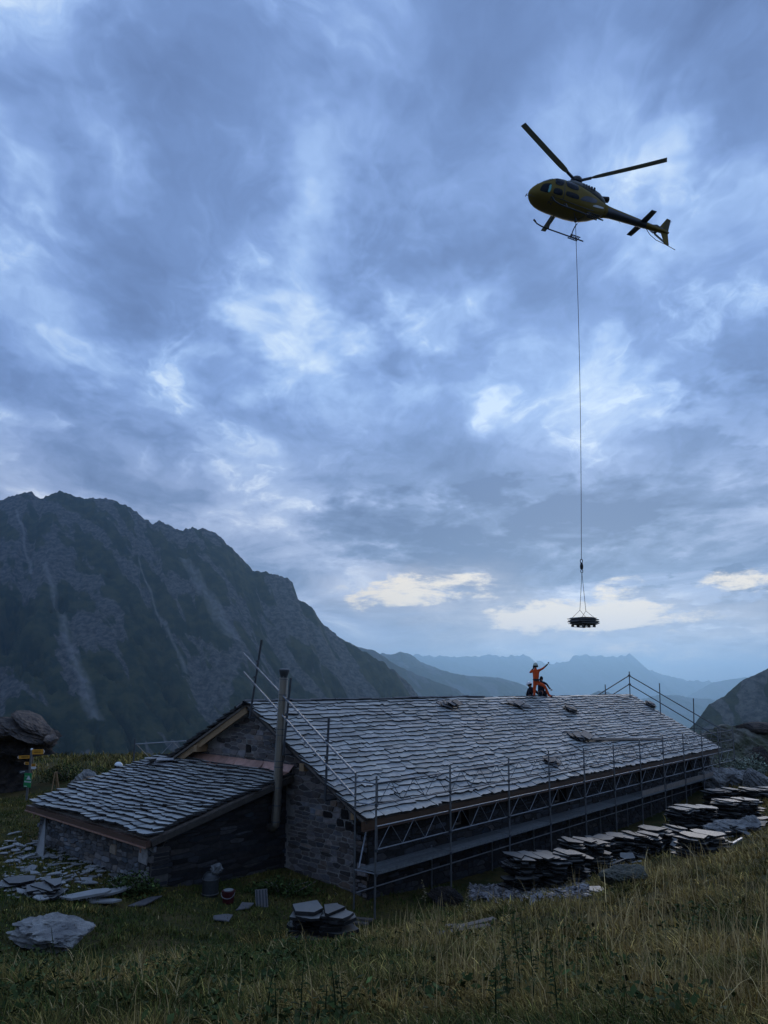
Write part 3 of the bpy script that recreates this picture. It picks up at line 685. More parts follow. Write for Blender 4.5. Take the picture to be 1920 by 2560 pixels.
st1 = stones(-10.2, -3.70, .95, 2.3, lambda a, z: z < atop(-3.7) - .02, lambda a, z: G(-3.7, a, z), -U, 21, .08, .19, .14, .42, .012, special=[(-4.02, 1.88, .42, .44, (2.5, 2.45, 2.35)), (-5.55, 1.78, .34, .26, (2.1, 1.7, 1.25)), (-3.98, 1.42, .5, .2, (1.4, 1.4, 1.4))])
emit_pieces(st1, 'stone', M['stone_annex'], wA, 300)
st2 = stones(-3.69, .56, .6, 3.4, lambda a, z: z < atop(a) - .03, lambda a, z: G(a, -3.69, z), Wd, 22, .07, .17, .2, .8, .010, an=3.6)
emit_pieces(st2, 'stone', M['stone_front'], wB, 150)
for i in range(11):                             # loose slates left lying on the annex roof
    p = SA(1.1 + r_.normal(0, .28), 3.75 + r_.normal(0, .12)) + NA * (.09 + .02 * i); a_ = r_.uniform(0, 6)
    e1 = nrm(U * math.cos(a_) + Wd * math.sin(a_)); e2 = np.cross(NA, e1); ol = [p + e1 * .3 + e2 * .14, p - e1 * .26 + e2 * .19, p - e1 * .31 - e2 * .12, p + e1 * .22 - e2 * .2]
    o = one('loose_slate', prism(ol, nrm(NA + r_.normal(0, .10, 3)), .022), M['slate_dark'], None, r_.uniform(.7, 1.9)); tag(o, 'loose slate in the untidy heap at the top of the annex roof', 'slate', 'slates heaped on the annex roof')

# ------------------------------------------------------------------ scaffold along the front
scaf = empty('scaffold', G(14, .05, .3), 'grey steel tube scaffold with lattice guard rails along the house front', 'scaffold')
sx = [.07, 3.14, 6.21] + [6.21 + 2.57 * i for i in range(1, 10)]
TO, TI = .37, -.30
ZD, TOPZ = 1.55, 3.87
def pole(name, a, b, r=.026, mt='steel', par=None, tint=1.): return one(name, tube([a, b], r, 8), M[mt], par or scaf, tint)
lean = np.random.default_rng(5)
for i, s in enumerate(sx):
    gz = H1(*G(s, TO, 0)[:2]) - .05; top = TOPZ + lean.normal(0, .03)
    post = pole('post', G(s + lean.normal(0, .02), TO, gz), G(s + lean.normal(0, .02), TO, top), .026, 'steel')
    for zz in (ZD - .06, 2.06, 3.14): one('coupler', lathe(G(s, TO, zz), [(.03, -.04), (.045, -.035), (.045, .035), (.03, .04)], 8), M['steel_dark'], post)
    if i == 0: pole('post', G(s - .07, TI, H1(*G(s, TI, 0)[:2]) - .05), G(s - .07, TI, 3.87))
    else: pole('post', G(s, TI, H1(*G(s, TI, 0)[:2]) - .05), G(s, TI, ZD + .05))
    pole('transom', G(s, TI, ZD - .05), G(s, TO, ZD - .05), .024)
    if i % 3 == 1: pole('wall_tie', G(s, TI, 1.0), G(s, -.42, 1.0), .02)
for zz in (3.66, 2.06 - .55, 3.14): pole('end_rail', G(0, TI, zz), G(.07, TO, zz), .02)
for i in range(len(sx) - 1):
    a, b = sx[i], sx[i + 1]
    for (z0, z1, mt) in ((3.14, 3.66, 'steel_dark'), (2.06, 2.61, 'steel')):
        gr = pole('guard_rail', G(a + .03, TO - .05, z1), G(b - .03, TO - .05, z1), .019, mt)
        pole('lower_rail', G(a + .03, TO - .05, z0), G(b - .03, TO - .05, z0), .019, mt, gr)
        n = 2 if b - a < 2.8 else 3
        for j in range(n):
            x0 = a + .12 + (b - a - .24) * j / n; x1 = a + .12 + (b - a - .24) * (j + 1) / n; xm = (x0 + x1) / 2
            pole('lattice_bar', G(x0, TO - .05, z0), G(xm, TO - .05, z1), .0085, mt, gr); pole('lattice_bar', G(xm, TO - .05, z1), G(x1, TO - .05, z0), .0085, mt, gr)
        pole('lattice_bar', G(a + .1, TO - .05, z0), G(a + .1, TO - .05, z1), .0085, mt, gr)
    for j in range(2):                          # two steel planks to a bay
        t0 = TI + .03 + j * .325
        dp = one('deck_plank', hbox(a + .02, b - .02, t0, t0 + .315, ZD - .012, ZD + .0), M['deck'], scaf, lean.uniform(.7, 1.25))
        one('plank_lip', hbox(a + .02, b - .02, t0 + .30, t0 + .316, ZD - .075, ZD - .013), M['deck'], dp, 1.2)
    if i >= 6: one('toe_board', beam(G(a + lean.uniform(0, .2), TO - .02, ZD + .10 - .02 * (i % 2)), G(b - lean.uniform(0, .1), TO - .02, ZD + .10), .03, .19), M['timber_grey'], scaf, lean.uniform(.9, 1.9))
pole('diagonal_brace', G(.6, -.42, 2.5), G(.05, -.2, ZD), .022)
pole('ledger', G(sx[0], TI, .95), G(sx[-1], TI, .95), .02)
# sloping guard rails over the near gable
gg = empty('gable_guard_rail', G(0, -2.6, 3.1), 'sloping steel tube guard rail over the near gable beside the flue', 'guard rail')
SR = -.06
def gtube(nm, p, q, r=.027, mt='steel'): return one(nm, tube([G(SR, p[0], p[1]), G(SR, q[0], q[1])], r, 8), M[mt], gg)
r1 = gtube('rail', (-5.17, 7.03), (-.26, 3.86)); r2 = gtube('rail', (-5.11, 6.45), (-.26, 3.28))
for p, q in (((-4.36, 7.42), (-4.80, 5.07)), ((-2.96, 6.28), (-3.19, 4.10)), ((-1.34, 5.22), (-1.42, 3.05))):
    po = one('post', tube([G(SR + .06, *p), G(SR + .06, *q)], .033, 8), M['steel_dark'], gg)
    for f_ in (.28, .48): 
        c = G(SR + .03, p[0] + (q[0] - p[0]) * f_, p[1] + (q[1] - p[1]) * f_); one('coupler', lathe(c, [(.03, -.04), (.05, -.035), (.05, .035), (.03, .04)], 8), M['steel_dark'], po)
    one('bracket', tube([G(SR + .06, *q), G(WS + .05, q[0], q[1])], .022, 7), M['steel_dark'], po)
fg = empty('gable_guard_rail', G(28.2, -4.9, 5.4), 'steel tube guard rail peaking over the far gable', 'guard rail')
def ftube(nm, p, q, r=.03): return one(nm, tube([G(28.25, *p), G(28.25, *q)], r, 8), M['steel_dark'], fg)
for p, q in (((-4.91, 6.9), (-4.93, 5.3)), ((-6.47, 6.12), (-6.47, 4.6)), ((-3.13, 6.22), (-3.17, 4.3)), ((-1.26, 5.39), (-1.35, 3.2))): ftube('post', p, q)
for a_, b_, c_ in (((-7.6, 5.1), (-4.93, 6.66), (-.01, 3.84)), ((-7.3, 4.75), (-4.95, 6.14), (-.05, 3.30))): ftube('rail', a_, b_); ftube('rail', b_, c_)
for zz in (6.66, 6.14): one('coupler', lathe(G(28.25, -4.92, zz), [(.04, -.06), (.08, -.05), (.08, .05), (.04, .06)], 8), M['steel_dark'], fg)
fs = empty('scaffold_return', G(28.4, .8, .3), 'end frame of scaffold tubes standing past the far corner', 'scaffold')
for p in ((29.4, .37), (29.4, -.3)): one('post', tube([G(*p, H1(*G(*p, 0)[:2]) - .05), G(*p, 3.9)], .027, 8), M['steel'], fs)
for zz in (3.66, 3.14, 2.61, 2.06, 1.5): one('rail', tube([G(29.36, .37, zz), G(29.36, -2.4, zz)], .02, 7), M['steel_dark'], fs)
one('post', tube([G(29.38, -2.4, .6), G(29.38, -2.4, 3.9)], .027, 8), M['steel'], fs)
bs = empty('guard_frame', G(1.2, -11.2, 2.2), 'lattice guard rail of steel tube standing behind the annex', 'guard rail')
one('post', tube([G(-.16, -11.2, H1(*G(-.16, -11.2, 0)[:2]) - .05), G(-.16, -11.2, 4.1)], .027, 8), M['steel_dark'], bs)
one('post', tube([G(2.9, -11.2, 1.), G(2.9, -11.2, 4.1)], .027, 8), M['steel_dark'], bs)
for zz in (3.9, 3.22): one('rail', tube([G(-.16, -11.2, zz), G(2.9, -11.2, zz)], .022, 7), M['steel'], bs)
for j in range(4):
    x0, x1 = -.1 + j * .74, -.1 + (j + 1) * .74; one('lattice_bar', tube([G(x0, -11.2, 3.22 if j % 2 else 3.9), G(x1, -11.2, 3.9 if j % 2 else 3.22)], .012, 5), M['steel'], bs)

# ------------------------------------------------------------------ slates stacked on the roof ready for laying
def roof_stack(s, b, label, n=8, w_=.55, d=.4, slide=0., lath=None, seed=1):
    r = np.random.default_rng(seed); root = empty('slate_bundle', SF(s, b), label, 'slates', 'slate bundles lying on the roof')
    up_ = NF
    ev = nrm(RG0 - EV0)
    for i in range(n):
        p = SF(s, b) + up_ * .06 + ZV * .034 * i + U * (r.normal(0, .11) + slide * i / n) - ev * .0 + ev * r.normal(0, .04) - ev * slide * .5 * i / n
        e1 = nrm(U + ev * r.normal(0, .5)); e2 = nrm(np.cross(NF, e1)); q = nrm(NF * .4 + ZV * .6 + r.normal(0, .05, 3))
        ww, dd = w_ * r.uniform(.75, 1.1), d * r.uniform(.75, 1.1)
        ol = [p + e1 * ww / 2 + e2 * dd / 2, p - e1 * ww * .45 + e2 * dd * .52, p - e1 * ww * .52 - e2 * dd * .4, p + e1 * ww * .4 - e2 * dd * .5]
        one('slate', prism(ol, q, .03), [M['slate_dark'], M['slate_edge']], root, r.uniform(.25, .75), edge=True)
def px_roof(px, py):
    r = ray(px, py); t_ = ((EV0 - CAM) @ NF) / (r @ NF); P = CAM + r * t_; s, t = loc(P); return s, math.hypot(t, t * .509)
for (px, py, lab, n, w_, sl_, sd_) in ((1088, 1768, 'slate bundle sliding down the roof below the ridge, leftmost of them', 9, .5, .7, 2), (1284, 1771, 'flat slate bundle on the roof just left below the man in orange', 6, .9, .0, 3),
        (1416, 1783, 'neat slate bundle high on the roof, right below the hanging pallet', 7, .75, 0, 4), (1612, 1768, 'slate bundle at the upper right corner of the roof', 8, .7, .2, 5),
        (1432, 1848, 'wide broken slate bundle at the end of the long board on the roof', 8, 1.1, .6, 6), (1383, 1914, 'small slate bundle low on the roof behind the scaffold rail', 6, .75, 0, 7)):
    s_, b_ = px_roof(px, py); roof_stack(s_, b_, lab, n, w_, .42, sl_, None, sd_)
s0, b0 = px_roof(1440, 1856); s1, b1 = px_roof(1655, 1853)
tag(one('timber_board', beam(SF(s0, b0) + NF * .16, SF(s1, b1) + NF * .12, .16, .05, NF), M['timber_grey'], None, .6), 'long dark timber board lying along the lower roof', 'board')
# ------------------------------------------------------------------ helicopter
HP = np.array([12.234, 40.894, 38.249]); HY, HPt, HR = .316, .116, .027
_fx = np.array([-math.cos(HY), -math.sin(HY), 0]); _lf = np.cross(ZV, _fx)
HF = _fx * math.cos(HPt) + ZV * math.sin(HPt); _u2 = ZV * math.cos(HPt) - _fx * math.sin(HPt)
HL = _lf * math.cos(HR) + _u2 * math.sin(HR); HU = _u2 * math.cos(HR) - _lf * math.sin(HR)
def Q(x, y, z): return HP - HF * (x - 3.33) + HL * y + HU * (z - 3.25)   # x aft of the nose, y to port, z above the skids
SEC = np.array([  # x, half width, bottom, top
 (0.0, .03, 1.12, 1.20), (.06, .20, .98, 1.36), (.18, .37, .84, 1.52), (.4, .56, .70, 1.74), (.75, .74, .60, 2.00), (1.15, .86, .55, 2.27), (1.6, .92, .52, 2.49), (2.1, .935, .52, 2.58), (2.9, .93, .53, 2.58),
 (3.5, .88, .58, 2.53), (4.0, .80, .68, 2.46), (4.5, .66, .86, 2.38), (5.0, .48, 1.12, 2.30), (5.4, .36, 1.35, 2.23), (5.8, .29, 1.5, 2.18), (7.0, .25, 1.6, 2.13), (8.5, .20, 1.7, 2.08), (10.0, .145, 1.8, 2.03), (10.55, .11, 1.85, 2.0)])
def sec(x): return [np.interp(x, SEC[:, 0], SEC[:, i]) for i in (1, 2, 3)]
def hp(x, th, off=0.):         # th from the belly (-90) round port (0) to the roof (90)
    w_, b, t = sec(x); c, s = math.cos(th), math.sin(th); e = .78
    cy_ = (b + t) / 2 - .06 * (t - b); hy = (t - cy_) if s > 0 else (cy_ - b)
    return Q(x, (w_ + off) * math.copysign(abs(c) ** e, c), cy_ + (hy + off) * math.copysign(abs(s) ** e, s))
def loft(x0, x1, nx, ths, off=0., close=False):
    xs = np.linspace(x0, x1, nx) if np.isscalar(x0) else x0; v = []; f = []; n = len(ths)
    for x in xs:
        for t in ths: v.append(hp(x, t, off))
    for i in range(len(xs) - 1):
        for j in range(n if close else n - 1): f.append((i * n + j, i * n + (j + 1) % n, (i + 1) * n + (j + 1) % n, (i + 1) * n + j))
    if close: f.append(tuple(range(n - 1, -1, -1))); f.append(tuple((len(xs) - 1) * n + j for j in range(n)))
    return v, f
heli = empty('helicopter', Q(3.3, 0, 0), 'yellow and black helicopter flying with a long load line below', 'helicopter')
ths = [2 * math.pi * k / 28 for k in range(28)]
xs_b = sorted(set(np.round(np.concatenate([SEC[:, 0], np.linspace(.1, 5.6, 30)]), 3).tolist()))
fus = one('fuselage', loft(np.array([q for q in xs_b if q <= 5.45]), 0, 0, ths, close=True), M['heli'], heli, smooth=True)
boom = one('tail_boom', loft(np.linspace(5.3, 10.55, 14), 0, 0, ths, close=True), M['heli'], heli, smooth=True)
D2 = math.radians
one('boom_stripe', loft(5.6, 8.7, 8, [D2(q) for q in range(-88, 12, 12)], .012), M['heli_dark'], boom)
one('boom_stripe', loft(5.6, 8.7, 8, [D2(180 - q) for q in range(-88, 12, 12)], .012), M['heli_dark'], boom)
def pane(nm, quads, mt, off=.014, par=None, n=7):     # quads: four (x, th) corners, wrapped on to the skin
    (a, b, c, d) = [np.array((q[0], D2(q[1]))) for q in quads]; v = []; f = []
    for i in range(n):
        for j in range(n):
            u_, w_ = i / (n - 1), j / (n - 1)
            # round the corners
            uu, ww = (u_ - .5) * 2, (w_ - .5) * 2; k = .82 + .18 * (1 - min(1, (abs(uu) * abs(ww)) ** 2))
            u_, w_ = .5 + uu * k / 2, .5 + ww * k / 2
            q = a * (1 - u_) * (1 - w_) + b * u_ * (1 - w_) + c * u_ * w_ + d * (1 - u_) * w_; v.append(hp(q[0], q[1], off))
    for i in range(n - 1):
        for j in range(n - 1): f.append((i * n + j, (i + 1) * n + j, (i + 1) * n + j + 1, i * n + j + 1))
    return one(nm, (v, f), M[mt], par or fus)
for sg in (0, 1):
    q_ = lambda pts: [(x, 180 - t if sg else t) for x, t in pts]
    pane('windscreen', q_([(.55, 38), (1.22, 30), (1.42, 80), (.85, 80)]), 'glass')
    cw = pane('chin_window', q_([(.40, -16), (1.02, -30), (1.17, 12), (.60, 20)]), 'glass')
    if not sg: pane('reflection_strip', [(.90, -22), (1.04, -24), (1.12, 8), (.98, 6)], 'teal', .02, cw)  # teal reflection in the chin window, painted on as a strip
    if not sg: pane('reflection_strip', [(1.08, 38), (1.17, 36), (1.32, 62), (1.22, 64)], 'teal', .02, cw)  # same painted reflection, higher up on the windscreen
    pane('door_window', q_([(1.32, 6), (1.92, 4), (1.98, 40), (1.42, 42)]), 'glass')
    pane('door_window', q_([(1.24, -26), (1.88, -28), (1.90, -3), (1.28, -1)]), 'glass')
    pane('cabin_window', q_([(2.1, 5), (3.05, 6), (2.98, 40), (2.1, 40)]), 'glass')
    pane('cabin_window', q_([(2.1, -22), (3.1, -19), (3.05, -1), (2.1, -2)]), 'glass')
    pane('side_marking', q_([(3.1, -20), (4.5, -2), (4.6, 16), (3.3, 0)]), 'heli_dark')
    pane('side_marking', q_([(4.1, -24), (5.2, -14), (5.2, -2), (4.4, -8)]), 'sign_white')
    one('door_seam', loft(1.98, 2.03, 2, [D2(180 - q if sg else q) for q in range(-40, 62, 8)], .008), M['heli_dark'], fus)
    one('door_seam', loft(1.2, 3.3, 8, [D2(180 - q if sg else q) for q in (-40, -42)], .008), M['heli_dark'], fus)
# engine cowling, intake, exhaust
cw_ = [(2.3, .30, 2.50, 2.60), (2.55, .42, 2.45, 2.78), (3.0, .50, 2.40, 2.93), (3.6, .52, 2.35, 2.95), (4.3, .48, 2.28, 2.90), (4.9, .40, 2.2, 2.78), (5.35, .26, 2.15, 2.55), (5.5, .16, 2.2, 2.42)]
v = []; f = []; n = 16
for (x, w_, b, t) in cw_:
    for k in range(n):
        a_ = 2 * math.pi * k / n; c, s = math.cos(a_), math.sin(a_); v.append(Q(x, w_ * math.copysign(abs(c) ** .7, c), (b + t) / 2 + (t - b) / 2 * math.copysign(abs(s) ** .7, s)))
for i in range(len(cw_) - 1):
    for k in range(n): f.append((i * n + k, i * n + (k + 1) % n, (i + 1) * n + (k + 1) % n, (i + 1) * n + k))
f.append(tuple(range(n))); f.append(tuple((len(cw_) - 1) * n + k for k in range(n)))
cowl = one('engine_cowling', (v, f), M['heli_grey'], heli, smooth=True)
for k in range(5):
    for sg in (-1, 1): one('cooling_slot', box(Q(3.6 + k * .2, sg * .505, 2.66), HF, HL, HU, .06, .02, .12), M['heli_dark'], cowl)
one('exhaust_pipe', tube([Q(5.0, 0, 2.55), Q(5.35, 0, 2.66), Q(5.75, .02, 2.74)], [.17, .17, .19], 14), M['rubber'], heli)
# rotor
one('rotor_mast', tube([Q(3.33, 0, 2.85), Q(3.33, 0, 3.25)], .11, 12), M['heli_dark'], heli)
hub = one('rotor_hub', lathe(Q(3.33, 0, 3.12), [(.20, -.08), (.36, -.02), (.40, .12), (.36, .26), (.22, .34)], 16, HU), M['heli_dark'], heli)
for k, ang in enumerate((22., 141., 262.)):
    a_ = D2(ang); rd = HF * math.cos(a_) + HL * math.sin(a_); tg = np.cross(HU, rd); c0 = Q(3.33, 0, 3.28)
    one('blade_grip', beam(c0 + rd * .18 - HU * .02, c0 + rd * .95 + HU * .03, .16, .09, HU), M['heli_dark'], hub)
    v = []; f = []; st = np.linspace(.8, 5.45, 12)
    for i, q in enumerate(st):
        ch = .12 + .05 * min(1, i) if i < 1 else (.30 if i == 1 else .35); z_ = .03 + .055 * (q - .8) + .004 * q * q
        p = c0 + rd * q + HU * z_; tw = D2(8 - 9 * q / 5.4); e = tg * math.cos(tw) + HU * math.sin(tw); nn = np.cross(rd, e)
        for (cx, cz) in ((-.55, 0), (-.25, .05), (.25, .045), (.5, 0), (.25, -.02), (-.25, -.025)): v.append(p + e * ch * cx + nn * ch * cz)
    for i in range(len(st) - 1):
        for j in range(6): f.append((i * 6 + j, i * 6 + (j + 1) % 6, (i + 1) * 6 + (j + 1) % 6, (i + 1) * 6 + j))
    f += [tuple(range(6)), tuple((len(st) - 1) * 6 + j for j in range(6))]
    one('rotor_blade', (v, f), M['blade'], heli)
# skids
for sg in (-1, 1):
    y_ = 1.08 * sg
    sk = one('skid', tube([Q(1.10, y_, .30), Q(1.30, y_, .14), Q(1.65, y_, .06), Q(2.2, y_, .04), Q(4.75, y_, .04)], .042, 9), M['heli_dark'], heli)
    one('skid_shoe', box(Q(1.12, y_, .30), nrm(HF + HU * .8), HL, nrm(HU - HF * .8), .10, .06, .02), M['heli_dark'], sk)
    for x in (2.15, 3.85):
        one('cross_tube', tube([Q(x, sg * .45, .60), Q(x, sg * .72, .55), Q(x, sg * .94, .38), Q(x, sg * 1.05, .16), Q(x, y_, .04)], .036, 8), M['heli_dark'], heli)
    for k in range(6): one('step_slat', box(Q(3.75 + k * .12, y_ + sg * .0, .07), HF, HL, HU, .026, .20, .012), M['rubber'], sk)
    for d in (-.19, .19): one('step_rail', box(Q(4.05, y_ + d, .07), HF, HL, HU, .36, .02, .02), M['rubber'], sk)
one('belly_rail', tube([Q(1.75, .93, .62), Q(2.4, .99, .52), Q(3.6, .95, .56), Q(4.2, .84, .70)], .022, 7), M['heli_dark'], heli)
hk = one('cargo_hook', lathe(Q(3.45, 0, .28), [(.03, -.06), (.09, -.02), (.10, .12), (.05, .2), (.05, .26)], 10, HU), M['heli_dark'], heli)
for (x, y) in ((3.1, .32), (3.1, -.32), (3.85, .32), (3.85, -.32)): one('hook_strut', tube([Q(x, y, .58), Q(3.45, 0, .34)], .02, 6), M['heli_dark'], hk)
# tail
def flat(nm, pts, ax, th, mt, par): return one(nm, prism([Q(*p) - ax * th / 2 for p in pts], ax, th), M[mt], par)
for sg in (-1, 1): flat('stabiliser', [(8.22, sg * .12, 1.93), (8.22, sg * 1.28, 1.93), (8.60, sg * 1.28, 1.95), (8.68, sg * .12, 1.95)], HU, .05, 'heli_dark', heli)
fin = flat('tail_fin', [(9.75, 0, 2.02), (10.42, 0, 3.02), (10.72, 0, 3.00), (10.52, 0, 1.92)], HL, .06, 'heli', heli)
lf = flat('lower_fin', [(9.95, 0, 1.86), (10.50, 0, 1.90), (10.62, 0, 1.02), (10.28, 0, 1.02)], HL, .055, 'heli', heli)
for k in range(12):
    z_ = 2.15 + k * .07; x_ = 10.15 + (z_ - 2.0) * .36
    for sg in (-1, 1): one('fin_rib', box(Q(x_ + .10, sg * .034, z_), HF, HL, HU, .20, .006, .009), M['heli_dark'], fin)
one('tail_guard', tube([Q(8.75, 0, 1.72), Q(9.1, 0, 1.32), Q(9.6, 0, 1.08), Q(10.2, 0, 1.02), Q(10.5, 0, .98), Q(11.15, 0, .86)], .022, 7), M['heli_dark'], heli)
one('tail_gearbox', lathe(Q(9.75, -.12, 1.95), [(.05, .0), (.10, .05), (.10, .25), (.04, .3)], 10, -HL), M['heli_dark'], heli)
for a_ in (25., 205.):
    e = HF * math.cos(D2(a_)) + HU * math.sin(D2(a_)); c0 = Q(9.75, -.42, 1.95); one('tail_rotor_blade', beam(c0 + e * .05, c0 + e * .93, .17, .02, HL), M['blade'], heli)
one('boom_fairing', tube([Q(9.2, 0, 2.06), Q(9.6, 0, 2.14), Q(10.1, 0, 2.1)], [.07, .11, .06], 10), M['heli_grey'], boom)
one('drive_shaft_cover', tube([Q(5.5, 0, 2.20), Q(7.5, 0, 2.14), Q(9.6, 0, 2.05)], .085, 9), M['heli_grey'], boom)
one('antenna', tube([Q(6.4, .05, 1.58), Q(6.75, .05, 1.28)], .008, 5), M['heli_dark'], heli)
mr = one('cargo_mirror', lathe(Q(-.28, .28, .62), [(.02, -.02), (.11, 0), (.11, .03), (.02, .05)], 12, nrm(HF + HU * .4)), M['heli_dark'], heli)
for p in ((.12, .22, .88), (.30, .25, .78), (.10, .05, .95)): one('mirror_arm', tube([Q(*p), Q(-.26, .28, .62)], .012, 5), M['heli_dark'], mr)
one('wire_cutter', tube([Q(.62, 0, 1.92), Q(.55, 0, 2.02)], .015, 5), M['heli_dark'], heli)
# registration letters wrapped on to the belly
tcv = bpy.data.curves.new('letters', 'FONT'); tcv.body = 'ZCV'; tcv.size = .42; tob = bpy.data.objects.new('letters', tcv); COL.objects.link(tob)
dg = bpy.context.evaluated_depsgraph_get(); tm = bpy.data.meshes.new_from_object(tob.evaluated_get(dg)); tv = np.array([q.co[:] for q in tm.vertices]); tf = [tuple(p.vertices) for p in tm.polygons]; bpy.data.objects.remove(tob)
one('registration_letters', ([hp(1.45 - p[1] * .9, D2(-78 + p[0] * 62), .012) for p in tv], tf), M['heli_dark'], fus)

# ------------------------------------------------------------------ load line and pallet
hook = Q(3.45, 0, .24); sw = np.array([11.62, 40.75, 13.1]); LD = np.array([11.60, 40.75, 9.52])
ln = empty('load_line', sw, 'long thin steel line with swivel hanging from the helicopter', 'cable')
one('cable', tube([hook + (sw + ZV * .25 - hook) * k + np.array([.10, 0, 0]) * math.sin(math.pi * k) for k in np.linspace(0, 1, 12)], .017, 6), M['rubber'], ln)
one('ring', tube([sw + np.array([.07 * math.cos(a_), 0, .18 + .12 * math.sin(a_)]) for a_ in np.linspace(0, 6.3, 13)], .024, 6, False), M['rubber'], ln)
one('swivel', lathe(sw - ZV * .32, [(.04, 0), (.09, .05), (.10, .2), (.07, .36), (.04, .42)], 12), M['rubber'], ln)
one('ring', tube([sw + np.array([.06 * math.cos(a_), 0, -.42 + .11 * math.sin(a_)]) for a_ in np.linspace(0, 6.3, 13)], .022, 6, False), M['rubber'], ln)
load = empty('slate_pallet', LD - ZV * .12, 'wooden pallet stacked with dark slates hanging below the helicopter', 'pallet')
pa = D2(38.); e1 = np.array([math.cos(pa), math.sin(pa), 0]); e2 = np.array([-math.sin(pa), math.cos(pa), 0])
for y in (-.36, 0, .36):
    one('pallet_runner', box(LD + e2 * y - ZV * .11, e1, e2, ZV, .6, .05, .011), M['timber_grey'], load, .5)
    for x in (-.53, 0, .53): one('pallet_block', box(LD + e1 * x + e2 * y - ZV * .055, e1, e2, ZV, .07, .05, .044), M['timber_grey'], load, .5)
for i in range(5): one('pallet_board', box(LD + e2 * (-.36 + i * .18) + ZV * .005, e1, e2, ZV, .6, .06, .011), M['timber_grey'], load, .5)
r_ = np.random.default_rng(3)
for i in range(13):
    w_ = .72 + .14 * math.sin(i / 12 * 3.1) + r_.normal(0, .07); d_ = .56 + r_.normal(0, .05); c = LD + ZV * (.035 + i * .030) + e1 * r_.normal(.0, .07) + e2 * r_.normal(0, .05)
    if i > 10: w_ *= .85
    ol = [c + e1 * w_ + e2 * d_ * .8, c + e1 * w_ * .3 + e2 * d_, c - e1 * w_ * .85 + e2 * d_ * .9, c - e1 * w_ - e2 * d_ * .6, c - e1 * w_ * .2 - e2 * d_, c + e1 * w_ * .9 - e2 * d_ * .85]
    one('slate', prism(ol, nrm(ZV + r_.normal(0, .02, 3)), .026), M['slate_dark'], load, r_.uniform(.35, .8))
top = sw - ZV * .52
for sg in (-1, 1):
    kn = LD + e1 * .28 * sg + ZV * .84 + e2 * .0
    one('sling', tube([top, kn], .014, 6), M['rubber'], load)
    for d in (-1, 1): one('sling_leg', tube([kn, LD + e1 * (.32 * sg + .10 * sg) + e2 * .46 * d + ZV * .42, LD + e1 * (.40 * sg) + e2 * .50 * d - ZV * .05], .012, 5), M['rubber'], load)

# ------------------------------------------------------------------ people
def person(name, label, joints, bones, zones, mats, root, P):
    """joints: name -> (world point, radius); bones: pairs; one continuous skinned body; zones: joint -> material slot"""
    names = list(joints); me = bpy.data.meshes.new('b'); me.from_pydata([tuple(joints[k][0]) for k in names], [(names.index(a), names.index(b)) for a, b in bones], [])
    ob = bpy.data.objects.new('tmp', me); COL.objects.link(ob); sk = ob.modifiers.new('s', 'SKIN'); sk.use_smooth_shade = True
    for i, k in enumerate(names):
        d = me.skin_vertices[0].data[i]; rr = joints[k][1]; d.radius = (rr, rr) if np.isscalar(rr) else rr; d.use_root = (k == root)
    sb = ob.modifiers.new('u', 'SUBSURF'); sb.levels = 2; sb.render_levels = 2
    dg = bpy.context.evaluated_depsgraph_get(); nm = bpy.data.meshes.new_from_object(ob.evaluated_get(dg)); bpy.data.objects.remove(ob)
    V = np.array([q.co[:] for q in nm.vertices]); F = [tuple(p.vertices) for p in nm.polygons]; bpy.data.meshes.remove(nm)
    nb = len(F)
    mb = MB().add((V, F), 1.)
    for hd, wr in (('hand_l', 'el_l'), ('hand_r', 'el_r')):      # fingers
        if hd not in joints: continue
        h0 = np.asarray(joints[hd][0]); d = nrm(h0 - np.asarray(joints[wr][0])); s_ = nrm(np.cross(d, [0.1, 1, .2])); n_ = np.cross(d, s_)
        for i in range(5):
            o = h0 + s_ * (i - 2) * .018 + d * .02; l_ = (.05, .07, .08, .075, .06)[i]; dd = d if i else nrm(d + s_ * -1.1)
            mb.add(tube([o, o + dd * l_ * .6, o + dd * l_ - n_ * .02], [.011, .010, .008], 5), 1.)
    o = mb.build('body', mats, P, True)
    JP = np.array([joints[k][0] for k in names]); me = o.data; org = WL[o.name]
    ZN = [zones.get(k, 0) for k in names]
    allv = np.concatenate(mb.v)
    idx = [ZN[int(np.argmin(((JP - allv[list(p.vertices)].mean(0)) ** 2).sum(1)))] for p in me.polygons]
    me.polygons.foreach_set('material_index', idx); return o
